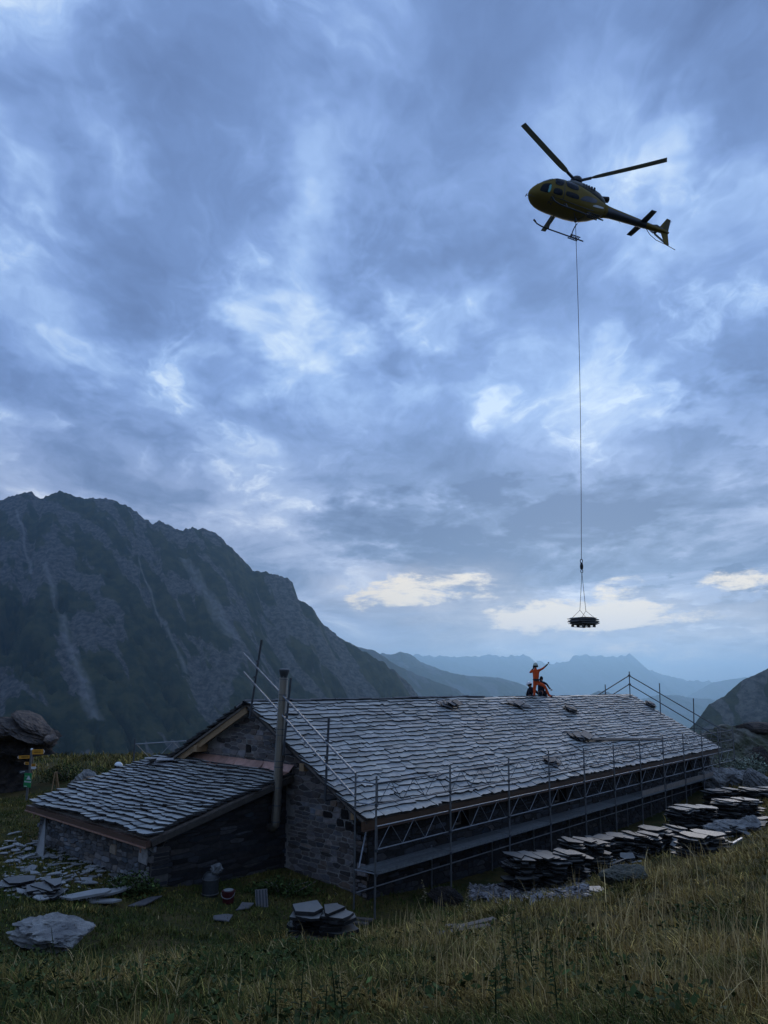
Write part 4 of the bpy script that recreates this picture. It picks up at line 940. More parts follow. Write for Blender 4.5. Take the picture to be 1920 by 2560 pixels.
def head(P, c, fdir, mt_h, helmet=True, hs=1.):
    c = np.asarray(c, float); f = nrm(fdir); s_ = nrm(np.cross(f, ZV)); u_ = np.cross(s_, f)
    v, fc = ICO[3]; B_ = np.stack([s_, f, u_])
    q = v.copy(); q[:, 1] += .10 * np.clip(q[:, 1], 0, 1) * (np.abs(q[:, 2]) < .4); q = q * [.077, .098, .12] * hs
    q[:, :2] *= (1 - .22 * np.clip(-q[:, 2:3] / .12, 0, 1))
    hd = one('head', (q @ B_ + c, fc), M['skin'], P, smooth=True)
    one('nose', prism([c + f * .092 - u_ * .03 + s_ * .016, c + f * .092 - u_ * .03 - s_ * .016, c + f * .095 + u_ * .02], f, .022), M['skin'], hd)
    for sg in (-1, 1):
        one('ear', (ICO[1][0] * [.012, .022, .032] @ B_ + c + s_ * .078 * sg, ICO[1][1]), M['skin'], hd)
        one('eye', (ICO[1][0] * .012 @ B_ + c + s_ * .03 * sg + f * .088 + u_ * .012, ICO[1][1]), M['dark'], hd)
    one('mouth', box(c + f * .088 - u_ * .058, s_, f, u_, .022, .004, .005), M['red'], hd)
    hr = v[v[:, 2] > -2].copy() * [.084, .104, .124]; hr[:, 1] -= .014; hr[:, 2] = np.maximum(hr[:, 2], -.05)
    one('hair', (hr @ B_ + c + u_ * .01 - f * .01, fc), M['dark'], hd)
    if helmet:
        h = v.copy(); h[:, 2] = np.maximum(h[:, 2], -.12); h = h * [.118, .145, .13] * hs
        hm = one('helmet', (h @ B_ + c + u_ * .055, fc), M[mt_h], P, smooth=True)
        one('helmet_peak', prism([c + u_ * .05 + f * .12 + s_ * .09, c + u_ * .05 + f * .12 - s_ * .09, c + u_ * .04 + f * .19 - s_ * .05, c + u_ * .04 + f * .19 + s_ * .05], u_, .012), M[mt_h], hm)
        for sg in (-1, 1): one('ear_muff', (ICO[2][0] * [.03, .05, .06] @ B_ + c + s_ * .105 * sg - u_ * .01, ICO[2][1]), M['rubber'], hm)
YP = 35.5
def J(px, py, r, dy=0.): return (at(px, py, YP + dy), r)
j = {'hip': J(1340.5, 1704, .135), 'waist': J(1340.5, 1697, .135), 'chest': J(1339, 1683, .165, -.05), 'neck': J(1338.8, 1673.5, .065, -.05), 'headb': J(1338.8, 1668, .06, -.03),
     'sh_l': J(1332.5, 1677, .075), 'el_l': J(1324.5, 1682, .05, .1), 'hand_l': J(1333, 1671.5, .036, .12), 'sh_r': J(1345.5, 1677, .075, -.05), 'el_r': J(1357, 1671.5, .052, -.2), 'wr_r': J(1366.5, 1663, .040, -.3), 'hand_r': J(1369.5, 1659.5, .038, -.33),
     'th_l': J(1336.8, 1709, .10), 'kn_l': J(1336.2, 1726, .072, -.03), 'an_l': J(1335.5, 1741.5, .055), 'to_l': J(1335, 1744, .05, -.16),
     'th_r': J(1345, 1707, .10, -.05), 'kn_r': J(1361.5, 1714.5, .078, -.12), 'an_r': J(1372.5, 1738.5, .055, -.05), 'to_r': J(1382, 1742.5, .045, -.08)}
bn = [('hip', 'waist'), ('waist', 'chest'), ('chest', 'neck'), ('neck', 'headb'), ('chest', 'sh_l'), ('sh_l', 'el_l'), ('el_l', 'hand_l'), ('chest', 'sh_r'), ('sh_r', 'el_r'), ('el_r', 'wr_r'), ('wr_r', 'hand_r'), ('hip', 'th_l'), ('th_l', 'kn_l'), ('kn_l', 'an_l'), ('an_l', 'to_l'), ('hip', 'th_r'), ('th_r', 'kn_r'), ('kn_r', 'an_r'), ('an_r', 'to_r')]
p1 = empty('person', j['an_l'][0] - ZV * .06, 'standing person in bright orange work suit and helmet, arm raised to the load', 'person')
person('p', '', j, bn, {'to_l': 1, 'to_r': 1, 'hand_l': 1, 'hand_r': 1, 'wr_r': 1, 'headb': 2}, [M['orange'], M['rubber'], M['skin']], 'hip', p1)
head(p1, at(1338.8, 1665.3, YP - .03), (.35, .9, .15), 'helmet_green')
wc = j['waist'][0]; one('harness_belt', lathe(wc - ZV * .04, [(.155, -.035), (.168, -.03), (.168, .03), (.155, .035)], 14), M['black_cloth'], p1)
for k in range(4): one('harness_pouch', box(wc + np.array([-.10 + k * .09, -.16, -.07]), [1., 0, 0], [0, 1., 0], ZV, .032, .03, .05), M['rubber'], p1)
one('radio', box(at(1333.4, 1669.5, YP + .12), [1., 0, 0], [0, 1., 0], ZV, .02, .03, .06), M['rubber'], p1)
def croucher(pts, label, cx, fdir, helm, mats):
    p = empty('person', np.asarray(pts['an_l'][0]) - ZV * .06, label, 'person')
    b = [q for q in bn if q[0] in pts and q[1] in pts]
    if 'wr_r' not in pts: b.append(('el_r', 'hand_r'))
    person('p', '', pts, b, {'to_l': 1, 'to_r': 1, 'hand_l': 2, 'hand_r': 2, 'headb': 2}, mats, 'hip', p); head(p, cx, fdir, helm[1] if helm[0] else 'white', helm[0]); return p
mk = [M['black_cloth'], M['rubber'], M['skin']]
croucher({'hip': J(1321, 1739, .17, .5), 'waist': J(1323.5, 1733, .17, .5), 'chest': J(1328, 1722.5, .18, .45), 'neck': J(1325.5, 1718, .07, .42), 'headb': J(1324.5, 1715.5, .06, .4), 'sh_l': J(1325, 1724, .08, .3), 'el_l': J(1322, 1733, .055, .2), 'hand_l': J(1326, 1741, .038, .2),
          'sh_r': J(1333, 1722, .08, .6), 'el_r': J(1342, 1731, .055, .6), 'hand_r': J(1350, 1739, .04, .6), 'th_l': J(1320, 1741, .11, .4), 'kn_l': J(1329, 1738, .08, .2), 'an_l': J(1319, 1745, .06, .3), 'to_l': J(1316, 1746, .05, .3), 'th_r': J(1322, 1741, .11, .7), 'kn_r': J(1333, 1738, .08, .7), 'an_r': J(1323, 1746, .06, .8), 'to_r': J(1320, 1747, .05, .8)},
         'person in black crouching with a white helmet, left of the orange worker', at(1324.0, 1712.8, YP + .38), (-.6, .5, -.25), (True, 'white'), mk)
croucher({'hip': J(1354, 1734, .18, .7), 'waist': J(1353, 1725, .17, .7), 'chest': J(1353, 1712, .18, .68), 'neck': J(1353.3, 1703.5, .07, .65), 'headb': J(1353.5, 1699, .065, .63), 'sh_l': J(1348, 1709, .08, .8), 'el_l': J(1347, 1722, .06, .7), 'hand_l': J(1350, 1734, .04, .6),
          'sh_r': J(1358.5, 1706.5, .08, .6), 'el_r': J(1366.5, 1710, .055, .5), 'wr_r': J(1373, 1720, .042, .45), 'hand_r': J(1377, 1723, .042, .42), 'th_l': J(1350, 1736, .12, .6), 'kn_l': J(1352, 1730, .09, .3), 'an_l': J(1350, 1742, .065, .3), 'to_l': J(1350, 1743.5, .05, .15), 'th_r': J(1358, 1735, .12, .7), 'kn_r': J(1365, 1729, .09, .5), 'an_r': J(1364, 1741, .065, .5), 'to_r': J(1368, 1742.5, .05, .4)},
         'person in dark hooded clothes crouching behind the orange worker, one arm reaching down', at(1353.6, 1697, YP + .63), (.5, .8, -.2), (False, ''), mk)
tag(one('offcut', prism([at(x, y, 36.) for x, y in ((1253, 1746), (1266, 1746), (1263, 1740))], np.array([0, 1., 0]), .3), M['slate_dark']), 'dark slate offcut propped on the ridge left of the workers', 'slate')
# the worker whose helmet shows behind the annex
yb = 25.6; hb = at(295, 1918, yb); gb = H1(hb[0], hb[1])
def K(dx, dz, r, dy=0.): return (np.array([hb[0] + dx, hb[1] + dy, hb[2] + dz]), r)
hgt = hb[2] - gb
k_ = {'hip': K(0, -.78, .14), 'waist': K(0, -.62, .14), 'chest': K(0, -.38, .17), 'neck': K(.0, -.17, .065), 'headb': K(.0, -.08, .06), 'sh_l': K(-.19, -.27, .075), 'el_l': K(-.25, -.52, .05, -.05), 'hand_l': K(-.20, -.75, .038, -.2), 'sh_r': K(.19, -.27, .075), 'el_r': K(.26, -.52, .05, -.05), 'hand_r': K(.2, -.75, .038, -.2),
      'th_l': K(-.1, -.86, .1), 'kn_l': K(-.11, -.86 - (hgt - .94) / 2, .072), 'an_l': K(-.11, -hgt + .08, .055), 'to_l': K(-.11, -hgt + .05, .05, -.15), 'th_r': K(.1, -.86, .1), 'kn_r': K(.11, -.86 - (hgt - .94) / 2, .072), 'an_r': K(.11, -hgt + .08, .055), 'to_r': K(.11, -hgt + .05, .05, -.15)}
croucher(k_, 'person in black with a white helmet half hidden behind the annex roof', hb, (.9, .1, -.25), (True, 'white'), mk)
# ------------------------------------------------------------------ stones and slates on the ground
def rotv(v, c, axis, ang):
    v = np.asarray(v) - c; k = nrm(axis); return v * math.cos(ang) + np.cross(k, v) * math.sin(ang) + np.outer(v @ k, k) * (1 - math.cos(ang)) + c
def slab_ol(c, e1, e2, w_, d_, r, n=7, kr=(.82, 1.08)):
    a = np.sort(r.uniform(0, 2 * math.pi, n) * .25 + np.arange(n) * 2 * math.pi / n * .999); ol = []
    for q in a:
        k = r.uniform(*kr); cx, sx_ = math.cos(q), math.sin(q); ol.append(c + e1 * w_ / 2 * k * math.copysign(abs(cx) ** .7, cx) + e2 * d_ / 2 * k * math.copysign(abs(sx_) ** .7, sx_))
    return ol
KEEP = []          # (x, y, radius): no grass here
def stack(px0, px1, pyt, pyb, label, seed, mt='slate_pile', th=.042, depth=1.05, group='slate stacks beside the house', dirv=None, tilt=0., topbright=1.1, Y=None, swm=.75):
    if group == 'slate stacks beside the house': px0 -= 14; px1 += 14
    r = np.random.default_rng(seed); b = gp((px0 + px1) / 2, pyb) if Y is None else at((px0 + px1) / 2, pyb, Y)
    if Y is not None: b[2] = min(b[2], H1(b[0], b[1]) + .3)
    sc = FPX / (b[1] * math.cos(PIT) + (b[2] - ZC) * math.sin(PIT)); w_ = (px1 - px0) / sc; h = (pyb - pyt) / sc * .88
    e1 = nrm(dirv if dirv is not None else U * .5 + np.array([1., 0, 0]) * .5); e2 = np.cross(ZV, e1); b = b + e2 * depth * .45
    root = empty('slate_stack', b, label, 'slate stack', group); KEEP.append((b[0], b[1], w_ * .5)); z = b[2] - .12; i = 0
    while z < b[2] + h * .92:
        x = -w_ / 2; f = (z - b[2]) / h; ww = w_ * (1 - .18 * max(f, 0)); x = -ww / 2 + r.normal(0, .04); t_ = th * r.uniform(.6, 1.4)
        hmax = 1 - .25 * r.random()
        while x < ww / 2 - .1:
            sw_ = min(r.uniform(swm * .37, swm), ww / 2 - x + .12); lim = b[2] + h * (.80 + .2 * float(pn(x * 1.3 + seed, 0., seed)) * 1.5 + .1)
            if sw_ > .15 and z < lim:
                c = b + e1 * (x + sw_ / 2 + r.normal(0, .07)) + e2 * (r.normal(0, .05) - (r.uniform(.05, .22) if r.random() < .18 else 0)); c[2] = z + r.normal(0, .012)
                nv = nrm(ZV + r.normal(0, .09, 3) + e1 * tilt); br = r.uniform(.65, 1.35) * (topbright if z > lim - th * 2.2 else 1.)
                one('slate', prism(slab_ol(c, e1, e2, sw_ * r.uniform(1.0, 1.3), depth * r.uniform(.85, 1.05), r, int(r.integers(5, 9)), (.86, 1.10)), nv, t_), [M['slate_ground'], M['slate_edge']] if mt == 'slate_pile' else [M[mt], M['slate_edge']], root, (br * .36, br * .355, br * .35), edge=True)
            x += sw_
        z += t_ * .97; i += 1
    return root
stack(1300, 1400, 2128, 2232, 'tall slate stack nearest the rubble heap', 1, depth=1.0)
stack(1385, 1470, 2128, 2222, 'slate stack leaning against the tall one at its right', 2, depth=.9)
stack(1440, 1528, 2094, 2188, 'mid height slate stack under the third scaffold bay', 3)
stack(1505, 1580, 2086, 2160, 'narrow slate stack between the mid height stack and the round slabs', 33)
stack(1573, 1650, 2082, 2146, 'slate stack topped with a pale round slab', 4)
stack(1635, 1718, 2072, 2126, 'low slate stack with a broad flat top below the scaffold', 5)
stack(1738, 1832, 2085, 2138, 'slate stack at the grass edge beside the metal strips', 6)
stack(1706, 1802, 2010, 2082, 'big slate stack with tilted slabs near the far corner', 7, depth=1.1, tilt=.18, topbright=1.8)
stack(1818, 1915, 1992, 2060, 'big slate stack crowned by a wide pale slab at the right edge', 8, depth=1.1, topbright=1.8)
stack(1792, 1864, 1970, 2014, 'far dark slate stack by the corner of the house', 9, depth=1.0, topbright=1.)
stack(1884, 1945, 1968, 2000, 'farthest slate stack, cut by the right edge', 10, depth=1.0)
stack(706, 868, 2272, 2350, 'rough stack of thick stone slabs in the grass before the gable', 11, 'slate_pile', .07, .75, None, np.array([1., -.15, 0]), .0, 1.3, swm=.85)
stack(0, 60, 2210, 2228, 'flat slate pile at the left edge', 12, 'slate_ground', .03, .7, 'flat slate piles left of the annex')
stack(62, 150, 2222, 2250, 'dark flat slate pile among the scattered slates', 13, 'slate_pile', .04, .9, 'flat slate piles left of the annex')
r_ = np.random.default_rng(77)
bank = empty('slate_bank', gp(1500, 2195), 'messy bank of tumbled dark slabs between and before the slate stacks', 'slate heap')
for i in range(290):                            # slabs tumbled along the foot of the stacks
    k = r_.random(); px = 1310 + k * 590 + r_.normal(0, 14); py = float(np.interp(px, [1300, 1400, 1530, 1650, 1740, 1830, 1920], [2226, 2222, 2176, 2136, 2126, 2108, 2062])) - abs(r_.normal(0, 20)) * (1 - .3 * k)
    c = gp(px, py) + ZV * r_.uniform(.0, .36) * r_.random(); w_ = r_.uniform(.25, .8); nv = nrm(ZV + r_.normal(0, .30, 3)); e1 = nrm(np.cross(nv, r_.normal(size=3))); e2 = np.cross(nv, e1); br = r_.uniform(.3, .85)
    one('slate', prism(slab_ol(c, e1, e2, w_, w_ * r_.uniform(.5, .9), r_, int(r_.integers(5, 8))), nv, r_.uniform(.03, .06)), [M['slate_ground'], M['slate_edge']], bank, (br, br * .98, br * .96), edge=True)
def flat_slate(px, py, w_, d_, label, group=None, mt='slate_ground', ang=None, tilt=.1, th=.025, tint=None, name='slate'):
    c = gp(px, py); a_ = r_.uniform(0, 3.14) if ang is None else ang; e1 = np.array([math.cos(a_), math.sin(a_), 0]); e2 = np.cross(ZV, e1)
    nv = nrm(ZV + r_.normal(0, tilt, 3) * [1, 1, 0]); e1 = nrm(e1 - nv * (e1 @ nv)); e2 = np.cross(nv, e1)
    br = r_.uniform(.45, 1.1) if tint is None else tint * .8
    return tag(one(name, prism(slab_ol(c + ZV * .05, e1, e2, w_, d_, r_, 6), nv, th, .005), M[mt], None, (br, br, br * 1.02)), label, 'slate', group)
for i in range(85):
    x = r_.uniform(20, 300); y = 2085 + r_.beta(2, 1.6) * 150 - .10 * (x - 100)
    if x > 235 and y < 2160: continue
    w_ = r_.uniform(.18, .5); flat_slate(x, y, w_, w_ * r_.uniform(.4, .8), 'broken slate lying in the scatter on the grass left of the annex', 'slates scattered left of the annex')
for (x, y) in ((15, 2125), (38, 2132), (46, 2118), (60, 2150), (75, 2142), (92, 2108), (24, 2108), (35, 2088), (70, 2128), (10, 2140)):
    flat_slate(x, y, .45, .25, 'pale slate lying alone on the lawn at the far left', 'pale slates on the lawn', tint=1.3)
flat_slate(100, 2112, .5, .3, 'pale squarish slate by the annex corner', None, tint=1.3)
flat_slate(196, 2250, 1.45, .36, 'long narrow slate slab in the grass before the annex', None, ang=.62, tint=1.15, th=.05, tilt=.03)
flat_slate(242, 2243, 1.7, .55, 'long broad slate slab beside the narrow one before the annex', None, ang=.72, tint=1.0, th=.05, tilt=.03)
flat_slate(258, 2262, .9, .25, 'short slate slab in front of the two long ones', None, ang=.1, tint=1.1, th=.04, tilt=.03)
flat_slate(102, 2252, .42, .3, 'pale kite-shaped slate in the grass above the white rock', None, tint=1.3)
flat_slate(365, 2262, 1.0, .5, 'dark flat stone half sunk at the foot of the annex corner', None, 'slate_pile', tint=1.0)
flat_slate(555, 2302, .7, .45, 'grey flat stone in the green grass before the flue', None, 'slate_pile', tint=1.5)
flat_slate(612, 2275, .6, .3, 'small flat stone beside the leaning panel', None, 'slate_pile', tint=1.5)
flat_slate(1490, 2232, .5, .35, 'single slate at the lower end of the slate stacks', None, tint=.9)
for (x, y) in ((1590, 2160), (1602, 2150), (1545, 2172), (1556, 2168), (1605, 2180), (1570, 2178)): flat_slate(x, y, .4, .2, 'light slate dropped on the grass below the slate stacks', 'light slates below the stacks', tint=1.5)
c = gp(100, 2146); e = nrm(U * .2 + Wd); a0 = G(-3.74, -9.75, 2.02)
tag(one('leaning_slab', prism([c + Wd * -.28, c + Wd * .22, a0 + Wd * .22 - ZV * .0, a0 + Wd * .02 + ZV * .15], -U, .035), M['slate_ground'], None, .6), 'tall slate slab leaning against the annex wall corner', 'slab')
# chip heap in front of the stacks
mb = MB(); n = 0
for i in range(1500):
    px = r_.uniform(1175, 1470); py = 2216 + abs(r_.normal(0, 1)) * 17 + .03 * (1470 - px)
    if py > 2268 - abs(px - 1290) * .08: continue
    c = gp(px, py); w_ = r_.uniform(.06, .24); nv = nrm(ZV + r_.normal(0, .35, 3)); e1 = nrm(np.cross(nv, r_.normal(size=3))); e2 = np.cross(nv, e1); br = r_.uniform(.8, 2.6)
    mb.add(prism(slab_ol(c + ZV * r_.uniform(0, .12), e1, e2, w_, w_ * r_.uniform(.4, .8), r_, 5), nv, .018), br)
tag(mb.build('slate_chips', M['slate_pile'], kind='stuff'), 'heap of broken slate chips before the scaffold')
mb = MB()
for i in range(420):
    px = r_.uniform(5, 320); py = 2090 + r_.beta(2, 1.8) * 165 - .08 * px; c = gp(px, py); w_ = r_.uniform(.05, .16); nv = nrm(ZV + r_.normal(0, .2, 3)); e1 = nrm(np.cross(nv, r_.normal(size=3))); e2 = np.cross(nv, e1)
    mb.add(prism(slab_ol(c + ZV * .03, e1, e2, w_, w_ * .6, r_, 5), nv, .015), r_.uniform(.5, 1.5))
tag(mb.build('slate_chips', M['slate_ground'], kind='stuff'), 'small slate chips strewn between the scattered slates')
for (px, py) in ((1220, 2245), (1290, 2245), (1360, 2245), (1420, 2240)): q = gp(px, py); KEEP.append((q[0], q[1], .9))
for (px, py) in ((90, 2190), (150, 2190), (210, 2190), (120, 2225)): q = gp(px, py); KEEP.append((q[0], q[1], .35))
def boulder(px, pyb, w_, d_, h, label, seed, mt='rock_grey', az=.0, Y=None, sub=5, name='boulder', sink=.25, tint=1., **k):
    c = gp(px, pyb) if Y is None else at(px, pyb, Y); KEEP.append((c[0], c[1] + d_ * .2, min(w_, d_) * .42))
    c = c + np.array([0, d_ * .35, h * (.5 - sink)]); return tag(one(name, rock(c, w_ / 2, d_ / 2, h / 2, seed, sub, az=az, **k), M[mt], None, tint), label, 'boulder')
boulder(100, 2392, 1.45, 1.25, .62, 'big pale layered rock in the foreground grass at the left', 5, tint=.95, rough=.22, cuts=9, strata=.14)
boulder(203, 1966, .95, .8, .8, 'rounded grey boulder beyond the annex roof corner', 6, tint=1.0)
boulder(1112, 2266, .85, .6, .5, 'black angular rock at the foot of the front scaffold', 7, 'rock_dark', tint=.5)
boulder(1570, 2215, 1.2, .7, .4, 'greenish rock ledge below the slate stacks', 8, 'rock_green', tint=.9, az=.7)
boulder(1855, 2086, 2.0, 1.2, .5, 'broad flat grey boulder at the right grass edge', 9, tint=.8, cuts=5)
boulder(1880, 2075, .6, .5, .6, 'small upright grey boulder at the right grass edge', 10, tint=.9)
boulder(1805, 1974, 1.9, 1.4, 1.3, 'pale angular boulder past the far corner of the house', 12, tint=.85)
boulder(1868, 1965, 2.2, 1.6, 1.1, 'flat slabby boulder right of the pale angular one', 13, tint=.8)
boulder(1905, 1972, 1.2, 1.2, 1.2, 'block shaped boulder under the dark wall at the right edge', 14, tint=.7)
boulder(1880, 1905, 5.4, 4.0, 3.2, 'wide mossy rock outcrop behind the far scaffold end', 15, 'rock_green', Y=50., sink=.28, rough=.2, tint=1.3)
boulder(1905, 1840, 3.2, 2.5, .95, 'dark flat slab of rock on top of the mossy outcrop', 16, 'rock_dark', Y=50., sink=0.02, rough=.12, cuts=4, tint=1.)
boulder(1914, 1935, 1.2, 1.0, 1.7, 'dark rough stone block at the right edge', 17, 'rock_dark', cuts=10)
# the overhanging boulder by the signpost
Yb = 31.; bc = at(28, 1880, Yb); gzb = H1(bc[0], bc[1])
big = empty('overhanging_boulder', np.array([bc[0], bc[1], gzb]), 'huge dark overhanging boulder behind the signpost at the left edge', 'boulder')
c = at(6, 1935, Yb + .5); one('rock_foot', rock(c, 1.45, 1.3, 1.5, 3, 5, .22, cuts=10), M['rock_dark'], big, .7)
c = at(18, 1858, Yb - .2); v, f = rock(c, 2.15, 1.7, .95, 21, 5, .20, cuts=11, strata=.06); one('rock', (rotv(v, c, [0, 1., 0], .10), f), M['rock_dark'], big, .8)
for (px, py, rx, rz, ang, sd_, ti, dz) in ((86, 1812, 1.0, .30, .52, 8, 1.5, .1), (66, 1828, 1.1, .30, .42, 9, 1.1, -.3), (2, 1835, 1.0, .36, .05, 10, 1.7, -.5), (128, 1846, .28, .22, .5, 11, 2.3, -.5)):
    c = at(px, py, Yb - .6 + dz); v, f = rock(c, rx, 1.2 if rx > .5 else .35, rz, sd_, 5, .16, cuts=10, strata=.06); one('rock_slab', (rotv(v, c, [0, 1., 0], ang), f), M['rock_dark'], big, ti)
KEEP.append((bc[0], bc[1], 2.))
# signpost
Ys = 28.4; s0 = gp(65, 2012, 20.); s0 = at(65, 2010, Ys); s0[2] = H1(s0[0], s0[1]) - .1
s1 = at(79.5, 1874, Ys)
sg = empty('signpost', s0, 'footpath signpost with yellow arrow plates and a green plate', 'signpost')
one('post', tube([s0, s1], .045, 10), M['steel'], sg); one('post_cap', lathe(s1, [(.05, -.02), (.05, .02), (.02, .05)], 10), M['white'], sg)
fy = np.array([0, -1., 0])
def arrow(x0, x1, yt, yb, mt, tip, slope=0., text=True):
    dx = x1 - x0; sgn = 1 if dx > 0 else -1; hh = (yb - yt) / 2; pts = [(x0, yt), (x1 - tip * sgn, yt - slope), (x1, (yt + yb) / 2 - slope), (x1 - tip * sgn, yb - slope), (x0, yb)]
    pl = one('arrow_plate', prism([at(x, y, Ys - .06) for x, y in pts], fy, .018), M[mt], sg)
    if mt == 'sign_yellow':
        one('arrow_tip', prism([at(x, y, Ys - .082) for x, y in ((x1 - tip * sgn, yt - slope), (x1, (yt + yb) / 2 - slope - .4), (x1 - tip * sgn * .75, (yt + yb) / 2 - slope - .4))], fy, .004), M['sign_white'], pl)
        one('arrow_tip', prism([at(x, y, Ys - .082) for x, y in ((x1 - tip * sgn, yb - slope), (x1 - tip * sgn * .75, (yt + yb) / 2 - slope + .4), (x1, (yt + yb) / 2 - slope + .4))], fy, .004), M['sign_white'], pl)
        for q in (.33, .62):
            if yb - yt > 5: one('lettering', prism([at(x, y, Ys - .082) for x, y in ((x0 + dx * .12, yt + (yb - yt) * q - .5), (x0 + dx * .68, yt + (yb - yt) * q - .5 - slope * .6), (x0 + dx * .68, yt + (yb - yt) * q + .4 - slope * .6), (x0 + dx * .12, yt + (yb - yt) * q + .4))], fy, .003), M['dark'], pl)
arrow(81, 112, 1873.5, 1886, 'sign_yellow', 3.5, .6); arrow(74, 43.5, 1888, 1896, 'sign_yellow', 3.5, -1.2); arrow(72, 60, 1905, 1911.5, 'sign_yellow', 2.5); arrow(79, 91, 1909.5, 1916, 'sign_yellow', 2); arrow(78, 91, 1916.5, 1922.5, 'sign_white', 2.5)
arrow(72, 47, 1925, 1933, 'steel_dark', 3.5, -1.); one('arrow_sticker', prism([at(x, y, Ys - .085) for x, y in ((51, 1930), (62, 1927.5), (62, 1929), (51, 1931.5))], fy, .003), M['sign_white'], sg)
gq = [(62, 1932), (80, 1933), (77, 1969), (59, 1967)]
gpn = one('green_plate', prism([at(x, y, Ys - .07) for x, y in gq], fy, .02), M['sign_green'], sg)
def gu(a, b):
    p = np.array(gq, float); q = p[0] * (1 - a) * (1 - b) + p[1] * a * (1 - b) + p[2] * a * b + p[3] * (1 - a) * b; return at(q[0], q[1], Ys - .093)
one('tent_emblem', prism([gu(.28, .46), (gu(.60, .16)), gu(.90, .46)], fy, .004), M['sign_white'], gpn)
one('emblem_line', prism([gu(.06, .21), gu(.48, .22), gu(.48, .24), gu(.06, .23)], fy, .004), M['sign_white'], gpn)
for k in range(5): one('plate_letter', prism([gu(.06 + k * .185, .56), gu(.06 + k * .185 + .14, .56), gu(.06 + k * .185 + .14, .665), gu(.06 + k * .185, .665)] if k in (0, 4) else [gu(.06 + k * .185, .56), gu(.06 + k * .185 + .05, .56), gu(.06 + k * .185 + .07, .63), gu(.06 + k * .185 + .14, .56), gu(.06 + k * .185 + .14, .665), gu(.06 + k * .185, .665)], fy, .004), M['sign_white'], gpn)
one('plate_line', prism([gu(.04, .925), gu(.45, .925), gu(.45, .965), gu(.04, .965)], fy, .004), M['sign_white'], gpn)
# small things
wb = at(91, 1793, 33.5); o = empty('marker_post', np.array([wb[0], wb[1], H1(wb[0], wb[1])]), 'white plate on a post showing above the overhanging boulder', 'marker')
one('post', tube([np.array([wb[0], wb[1], H1(wb[0], wb[1]) - .1]), wb], .03, 7), M['timber_grey'], o); one('plate', box(wb, [1., 0, 0], [0, 1., 0], ZV, .10, .01, .12), M['white'], o)
ta = at(139, 1930, 29.); o = empty('wooden_trestle', np.array([ta[0], ta[1], H1(ta[0], ta[1])]), 'thin wooden poles leaning together in an A beyond the annex', 'trestle')
for (px, dy) in ((127, 0), (150, .2), (143, .6)): b = at(px, 1985, 29. + dy); b[2] = H1(b[0], b[1]) - .05; one('pole', tube([b, ta + r_.normal(0, .02, 3)], .022, 6), M['timber'], o)
for (px, py, w_, a_, lab) in ((250, 1943, 1.0, .1, 'weathered board lying beyond the annex roof, upper one'), (236, 1950, .9, -.1, 'weathered board lying beyond the annex roof, lower one')):
    c = at(px, py, 28.); c[2] = max(c[2], H1(c[0], c[1]) + .1); e1 = np.array([math.cos(a_), math.sin(a_), 0]); tag(one('timber_board', beam(c - e1 * w_ / 2, c + e1 * w_ / 2, .16, .04), M['timber'], None, .7), lab, 'board')
def prop(name, px, py, label, cat): c = gp(px, py); return c, empty(name, c, label, cat)
c, o = prop('milk_can', 525, 2240, 'grey metal can with a crumpled bag on top, by the annex wall', 'can')
one('can_body', lathe(c, [(.19, 0), (.20, .03), (.20, .42), (.17, .5), (.12, .55)], 18), M['zinc'], o, smooth=False)
for z_ in (.06, .4): one('can_band', lathe(c + ZV * z_, [(.205, -.012), (.212, -.01), (.212, .01), (.205, .012)], 18), M['steel'], o)
one('crumpled_bag', rock(c + np.array([.1, 0, .63]), .15, .12, .12, 4, 3, .5), M['sign_white'], o, .16)
KEEP.append((c[0], c[1], .3))
c, o = prop('paint_bucket', 570, 2258, 'dark red plastic bucket with a pale lid near the can', 'bucket')
one('bucket_body', lathe(c, [(.13, 0), (.16, .26), (.17, .27)], 16), M['red'], o); one('bucket_lid', lathe(c + ZV * .275, [(.12, 0), (.12, .02), (.02, .03)], 14), M['sign_white'], o, .35)
one('bucket_handle', tube([c + np.array([.165 * math.cos(q), -.165 * abs(math.sin(q)) * .6 - .05, .24 - .12 * math.sin(q)]) for q in np.linspace(0, 3.14, 9)], .006, 5), M['steel'], o); KEEP.append((c[0], c[1], .25))
c, o = prop('slatted_panel', 655, 2268, 'small dark slatted panel leaning in the grass before the flue', 'panel')
pn_ = nrm(np.array([.1, -.8, .5])); e1 = nrm(np.array([.9, .3, 0])); e2 = np.cross(pn_, e1); e2 = e2 if e2[2] > 0 else -e2
one('panel_board', box(c + e2 * .2, e1, e2, pn_, .15, .22, .012), M['slate_pile'], o)
for k in range(4): one('slat', box(c + e2 * .2 + e1 * (-.11 + k * .073) + pn_ * .018, e1, e2, pn_, .016, .2, .006), M['zinc'], o, .6)
for (px, py, L_, a_, lab) in ((1160, 2335, 1.0, .25, 'grey weathered plank lying in the long grass, front one'), (1185, 2322, .9, .40, 'grey weathered plank lying in the long grass, back one'), (1150, 2325, .55, -.2, 'short broken plank across the two grey planks'),
        (870, 2312, 1.1, -.55, 'dark plank lying at the foot of the corner posts'), (890, 2303, .9, -.5, 'thin dark lath behind the dark plank at the corner posts')):
    c = gp(px, py) + ZV * (.07 if px > 1000 else .05); e1 = np.array([math.cos(a_), math.sin(a_), .08]); tag(one('plank', beam(c - e1 * L_ / 2, c + e1 * L_ / 2, .14, .04), M['timber_grey'], None, .75 if px > 1000 else .5), lab, 'plank')
